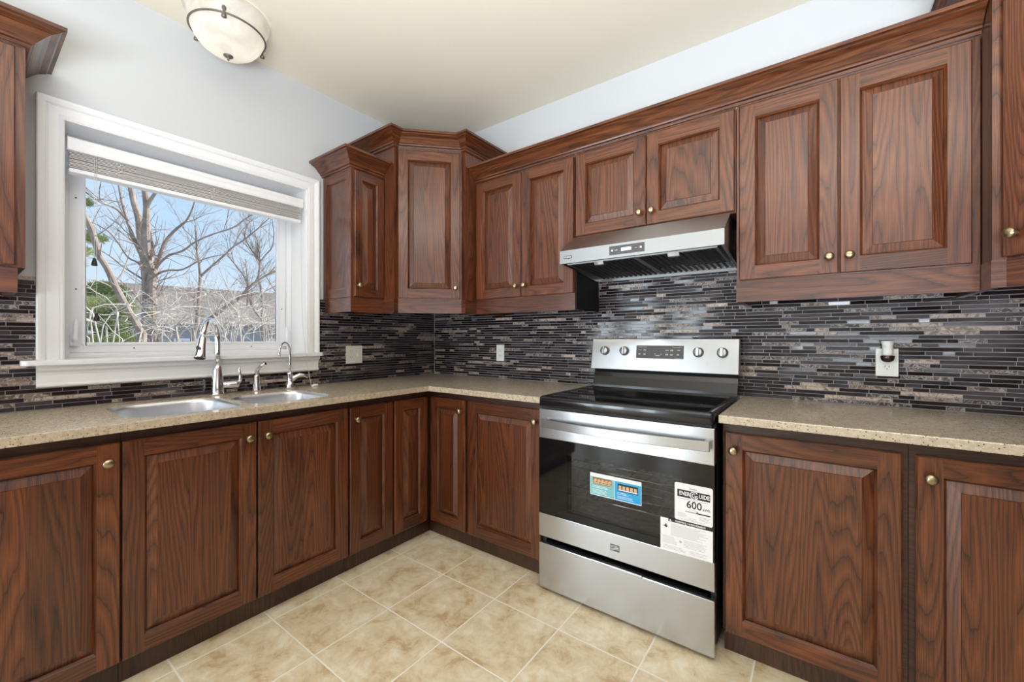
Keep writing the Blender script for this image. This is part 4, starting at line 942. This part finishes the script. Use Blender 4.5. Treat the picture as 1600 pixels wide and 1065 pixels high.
# ------------------------------------------------------------------ outside
GZ = -1.6
gm = MB(); gm.box((-60, -40, GZ-.2), (-.6, 60, GZ)); struct(gm.build('ground', GROUND), 'bare winter ground outside the window')
def branch(mb, pts, r0, r1, n=7):
    pts = [Vector(p) for p in pts]; k = len(pts); mb.tube(pts, [r0+(r1-r0)*i/(k-1) for i in range(k)], n)
def smooth_poly(px, x0, x1, sub=3):
    P = []
    for i, (u, v) in enumerate(px): P.append(at(u, v, 0, x0+(x1-x0)*i/max(1, len(px)-1)))
    out = []
    for i in range(len(P)-1):
        a, b, c, d = P[max(i-1, 0)], P[i], P[i+1], P[min(i+2, len(P)-1)]
        for s in range(sub):
            q = s/sub; out.append(.5*((2*b)+(c-a)*q+(2*a-5*b+4*c-d)*q*q+(3*b-a-3*c+d)*q**3))
    out.append(P[-1]); return out
def twigs(mb, pts, r, depth, ln, rng, dens, up=.25, nmin=4):
    """side shoots along a limb, recursively finer"""
    L = sum((b-a).length for a, b in zip(pts, pts[1:])); cnt = max(1, int(L*dens))
    for _ in range(cnt):
        i = rng.randrange(max(1, len(pts)//5), len(pts)-1) if len(pts) > 3 else 1
        a, b = pts[i-1], pts[i]; p = a.lerp(b, rng.random()); d = (b-a).normalized()
        side = Vector((rng.gauss(0, 1), rng.gauss(0, 1), rng.gauss(0, .7))); side -= d*side.dot(d)
        if side.length < 1e-3: continue
        side.normalize(); d2 = (d*rng.uniform(.5, 1.1)+side*rng.uniform(.5, 1.0)+Vector((0, 0, up))).normalized(); l2 = ln*rng.uniform(.5, 1.2); q = [p]
        for s in range(4): d2 = (d2+Vector((rng.gauss(0, .17), rng.gauss(0, .17), rng.gauss(.03, .14)))).normalized(); q.append(q[-1]+d2*l2/4)
        mb.tube(q, [r, r*.8, r*.62, r*.45, r*.3], nmin if depth == 0 else 5, cap=False)
        if depth > 0: twigs(mb, q, r*.55, depth-1, ln*.55, rng, dens*1.35, up, nmin)
def tree(label, limbs, seed, mat_, group=None, twig=(.011, 2, .8, 3.2), ground=None, cat='tree'):
    rng = random.Random(seed); mb = MB(); allp = []
    for px, x0, x1, r0, r1 in limbs:
        pts = smooth_poly(px, x0, x1); branch(mb, pts, r0*.8, r1*.8, 9 if r0 > .04 else 7); allp.append((pts, r1*.8))
    nt = MB()
    for pts, r1 in allp: twigs(nt, pts, min(twig[0], r1*.9), twig[1], twig[2], rng, twig[3])
    p0 = allp[0][0][0]
    for gx, gy, gr in (ground or []): mb.tube([(p0.x+gx, p0.y+gy, GZ), allp[0][0][0] if not gx else (p0.x+gx, p0.y+gy*.4, p0.z)], [gr*1.25, gr], 9)
    t = thing('bare_tree', label, cat, (p0.x, p0.y, GZ), group)
    mb.build('trunk', mat_, t, recalc=False, merge=0); nt.build('twigs', mat_, t, recalc=False, merge=0)['kind'] = 'stuff'
    return t
X0 = -7.0
tree('big bare multi-trunk tree nearest the window, left of the faucet', [
    ([(222, 545), (224, 525), (229, 500), (231, 470), (230, 445), (228, 425), (226, 405), (222, 390), (219, 365), (216, 339), (209, 316), (204, 291), (199, 262)], X0, X0-.4, .120, .045),
    ([(241, 545), (239, 520), (237, 500), (236, 478), (236, 455), (237, 436), (240, 427), (233, 415), (230, 391), (228, 352), (229, 323), (226, 297), (224, 262)], X0+.15, X0+.3, .110, .050),
    ([(234, 470), (233, 450), (232, 430), (229, 408), (228, 380), (228, 350)], X0+.05, X0+.1, .13, .08),
    ([(229, 322), (236, 311), (243, 301), (258, 280)], X0+.3, X0+.5, .045, .02),
    ([(222, 400), (217, 391), (209, 372), (199, 345), (191, 316), (186, 290), (180, 262)], X0-.1, X0-.8, .045, .018),
    ([(199, 345), (183, 327), (158, 316), (142, 306), (131, 297), (118, 280)], X0-.4, X0+.2, .026, .010),
    ([(240, 427), (247, 412), (256, 381), (271, 362), (285, 350), (291, 345), (299, 330), (305, 312), (312, 290)], X0+.1, X0+.8, .040, .010),
    ([(242, 430), (252, 425), (264, 422), (285, 421), (310, 408), (335, 400), (360, 396)], X0+.1, X0+1.2, .028, .007),
    ([(228, 425), (215, 410), (200, 402), (184, 378), (170, 362), (150, 350), (128, 340)], X0-.1, X0-.9, .022, .008),
    ([(230, 352), (237, 372), (237, 398), (236, 412)], X0+.2, X0+.25, .025, .03),
    ([(232, 442), (210, 428), (192, 416), (172, 400), (152, 388), (128, 372)], X0, X0+.6, .020, .006),
    ([(242, 420), (262, 400), (285, 392), (305, 378), (332, 366), (363, 356), (380, 344), (397, 333), (420, 315)], X0+.3, X0+1.4, .026, .008),
], 3, BARK, ground=[(0, 0, .14)], twig=(.0095, 2, 1.0, 3.2))
tree('slanting bare tree trunk rising to the upper left of the window view', [
    ([(222, 520), (216, 512), (204, 491), (188, 462), (178, 443), (168, 420), (155, 400), (152, 389), (143, 360), (133, 338), (124, 322), (112, 296)], -6.2, -5.6, .060, .040),
    ([(178, 443), (190, 428), (197, 412), (200, 400)], -6.1, -6.3, .016, .006),
    ([(186, 458), (170, 446), (150, 438), (128, 436)], -6.1, -5.6, .018, .007)], 5, BARK, twig=(.008, 2, .7, 2.4), ground=[(0, 0, .06)])
tree('slender bare tree behind the faucet with forked crown', [
    ([(299, 545), (303, 520), (308, 505), (310, 477), (312, 447), (313, 432), (311, 410), (308, 395), (307, 378), (305, 352)], -8.2, -8.3, .062, .018),
    ([(313, 432), (326, 420), (348, 401), (365, 385), (381, 375), (397, 362), (415, 346), (438, 325)], -8.2, -7.4, .032, .009),
    ([(365, 385), (372, 370), (385, 352), (400, 338)], -7.9, -7.7, .014, .006),
    ([(311, 410), (296, 402), (280, 398), (262, 396)], -8.3, -8.8, .014, .006)], 11, BARK, twig=(.0085, 2, 1.0, 4.0), ground=[(0, 0, .07)])
tree('bare tree with a long leaning limb, right of the faucet', [
    ([(318, 545), (325, 505), (334, 494), (355, 478), (376, 464), (387, 451), (400, 440), (425, 425), (445, 418)], -6.6, -6.2, .060, .014),
    ([(387, 478), (388, 451), (381, 431), (365, 410), (350, 392)], -6.4, -6.8, .030, .010),
    ([(410, 500), (401, 489), (393, 476), (388, 455), (386, 430), (384, 405)], -6.4, -6.6, .030, .010),
    ([(376, 464), (400, 459), (420, 452), (440, 440)], -6.4, -6.2, .020, .007)], 17, BARK, twig=(.0085, 2, 1.0, 4.0), ground=[(0, 0, .07)])
tree('bare tree at the right side of the window view', [
    ([(412, 545), (410, 490), (409, 459), (404, 434), (406, 410), (396, 395), (386, 378), (380, 362)], -9.0, -9.2, .05, .012),
    ([(406, 410), (417, 396), (426, 385), (428, 363), (425, 341), (424, 320)], -9.0, -8.8, .028, .010),
    ([(406, 410), (404, 385), (399, 365), (396, 345)], -9.0, -9.2, .018, .007),
    ([(440, 470), (424, 445), (412, 425), (400, 405)], -8.8, -9.2, .022, .009)], 23, BARK, twig=(.0085, 2, 1.0, 4.2), ground=[(0, 0, .06)])
# pale thicket low in the view, several bushes of arching stems
def thicket(u0, u1, xd, seed, label, n=34):
    rng = random.Random(seed); base = at((u0+u1)/2, 520, 0, xd); t = thing('bare_shrub', label, 'shrub', (base.x, base.y, GZ), 'pale leafless thicket below the trees')
    mb = MB(); tw = MB()
    for i in range(n):
        u = rng.uniform(u0, u1); vt = rng.uniform(475, 535); x = xd+rng.uniform(-.35, .35)
        q = at(u, vt, 0, x); sg = rng.choice((-1, 1)); b = Vector((x, q.y-sg*rng.uniform(.1, .5), GZ))
        d = Vector((rng.uniform(-.25, .25), sg*rng.uniform(.3, 1.1), rng.uniform(.25, .9))).normalized(); P = [b, b.lerp(q, .55)+Vector((0, rng.uniform(-.15, .15), 0)), q]
        for k in range(7):
            d = (d+Vector((rng.gauss(0, .18), rng.gauss(0, .30), rng.gauss(-.05, .24)))).normalized(); P.append(P[-1]+d*rng.uniform(.10, .19))
        r = rng.uniform(.006, .012); mb.tube(P, [r*1.3, r*1.15]+[r*(1-.085*k) for k in range(8)], 6, cap=False)
        twigs(tw, P[2:], r*.55, 1, .5, rng, 4.5, .05)
    mb.build('stems', PALEBARK, t, recalc=False, merge=0); tw.build('twigs', PALEBARK, t, recalc=False, merge=0)['kind'] = 'stuff'
thicket(132, 200, -5.0, 31, 'pale leafless shrub at the lower left of the window view', 12)
thicket(250, 318, -6.6, 37, 'pale leafless shrub between the big trunk and the faucet', 20)
thicket(335, 385, -5.2, 41, 'pale leafless shrub just right of the faucet, under the leaning limb', 18)
thicket(395, 440, -7.4, 43, 'pale leafless shrub at the lower right of the window view', 18)
# evergreens
def evergreen(label, blobs, mats, seed, stem, n):
    rng = random.Random(seed); c0 = at(*blobs[0][:2], 0, blobs[0][2]); t = thing('evergreen_tree', label, 'tree', (c0.x, c0.y, GZ)); fm = MB()
    tot = sum(b[3]*b[4] for b in blobs)
    for u, v, x, ru, rv, mi in blobs:
        c = at(u, v, 0, x); sc = (at(u+1, v, 0, x)-c).length
        for _ in range(int(n*ru*rv/tot)):
            d = Vector((rng.gauss(0, .5), rng.gauss(0, .5), rng.gauss(0, .5)))
            if d.length > 1.15: d *= 1.0/d.length
            p = c+Vector((d.x*ru*sc*.8, d.y*ru*sc, d.z*rv*sc)); a = Vector((rng.gauss(0, 1), rng.gauss(0, 1), rng.gauss(.2, .6))).normalized(); b = a.orthogonal().normalized(); l_ = rng.uniform(.05, .12); w = .008
            fm.face([p-b*w, p+b*w, p+a*l_+b*w*.3, p+a*l_-b*w*.3], None, mi)
    fm.build('foliage', mats, t, recalc=False, merge=0)['kind'] = 'stuff'
    if stem: 
        sm = MB(); top = at(stem[0], stem[1], 0, c0.x-.1); sm.tube([(top.x, top.y, GZ), (top.x, top.y, (GZ+top.z)/2), top], [.10, .08, .02], 8); sm.build('trunk', BARK, t)
evergreen('bushy green evergreen low at the left of the window view', [(165, 455, -10.5, 34, 18, 0), (158, 480, -10.2, 36, 22, 1), (190, 478, -10, 24, 20, 1), (150, 500, -10, 26, 22, 0), (185, 505, -10, 26, 18, 0), (175, 530, -10, 40, 16, 0)], [NEEDLE, NEEDLEY], 51, (165, 440), 26000)
evergreen('tall dark evergreen branches at the left edge of the window view', [(132, 315, -12, 13, 9, 0), (138, 370, -12, 15, 12, 0), (152, 372, -12, 16, 7, 0), (133, 392, -12, 12, 9, 1), (128, 345, -12, 9, 18, 0), (126, 410, -12, 8, 12, 1)], [NEEDLE, NEEDLEY], 53, (124, 300), 4200)
# house beyond the trees
xh = -24.0; p0, p1 = at(168, 445, 0, xh), at(520, 461, 0, xh); rz = (p0.z+p1.z)/2; ey = 2.6
t = thing('house', 'low grey house with brown shingled roof beyond the trees', 'house', (xh, (p0.y+p1.y)/2, GZ))
hy0, hy1 = p0.y, p0.y+16
rf = bmesh.new(); me = bpy.data.meshes.new('roof')
ex = xh+4.6; ez = at(300, 506, 0, ex).z; bx2 = xh-4.6
V = [rf.verts.new(q) for q in ((xh, hy0, rz), (xh, hy1, rz), (ex, hy1+.3, ez), (ex, hy0-.3, ez), (bx2, hy1+.3, ez), (bx2, hy0-.3, ez))]
uvl = rf.loops.layers.uv.new('UVMap')
for idx, uvs in (((0, 3, 2, 1), ((0, 3), (0, 0), (9, 0), (9, 3))), ((0, 1, 4, 5), ((0, 3), (9, 3), (9, 0), (0, 0)))):
    f = rf.faces.new([V[i] for i in idx])
    for lp, q in zip(f.loops, uvs): lp[uvl].uv = q
r_ = bmesh.ops.solidify(rf, geom=list(rf.faces), thickness=.14)
rf.to_mesh(me); rf.free(); me.materials.append(ROOF); ro = bpy.data.objects.new('roof', me); C.objects.link(ro); adopt(ro, t)
t.rotation_euler = (0, 0, -R(7)); wm = MB(); wm.prism([(ex-.5, GZ), (ex-.5, ez+.2), (xh, rz-.25), (bx2+.5, ez+.2), (bx2+.5, GZ)], hy0+.2, hy1-.2, ax='y'); wm.build('wall', SIDING, t)
for k in range(4):
    yy = hy0+2+k*3.6; q = MB(); q.box((ex-.52, yy, .0), (ex-.46, yy+1.3, 1.2)); q.build('window', VINYL, t);
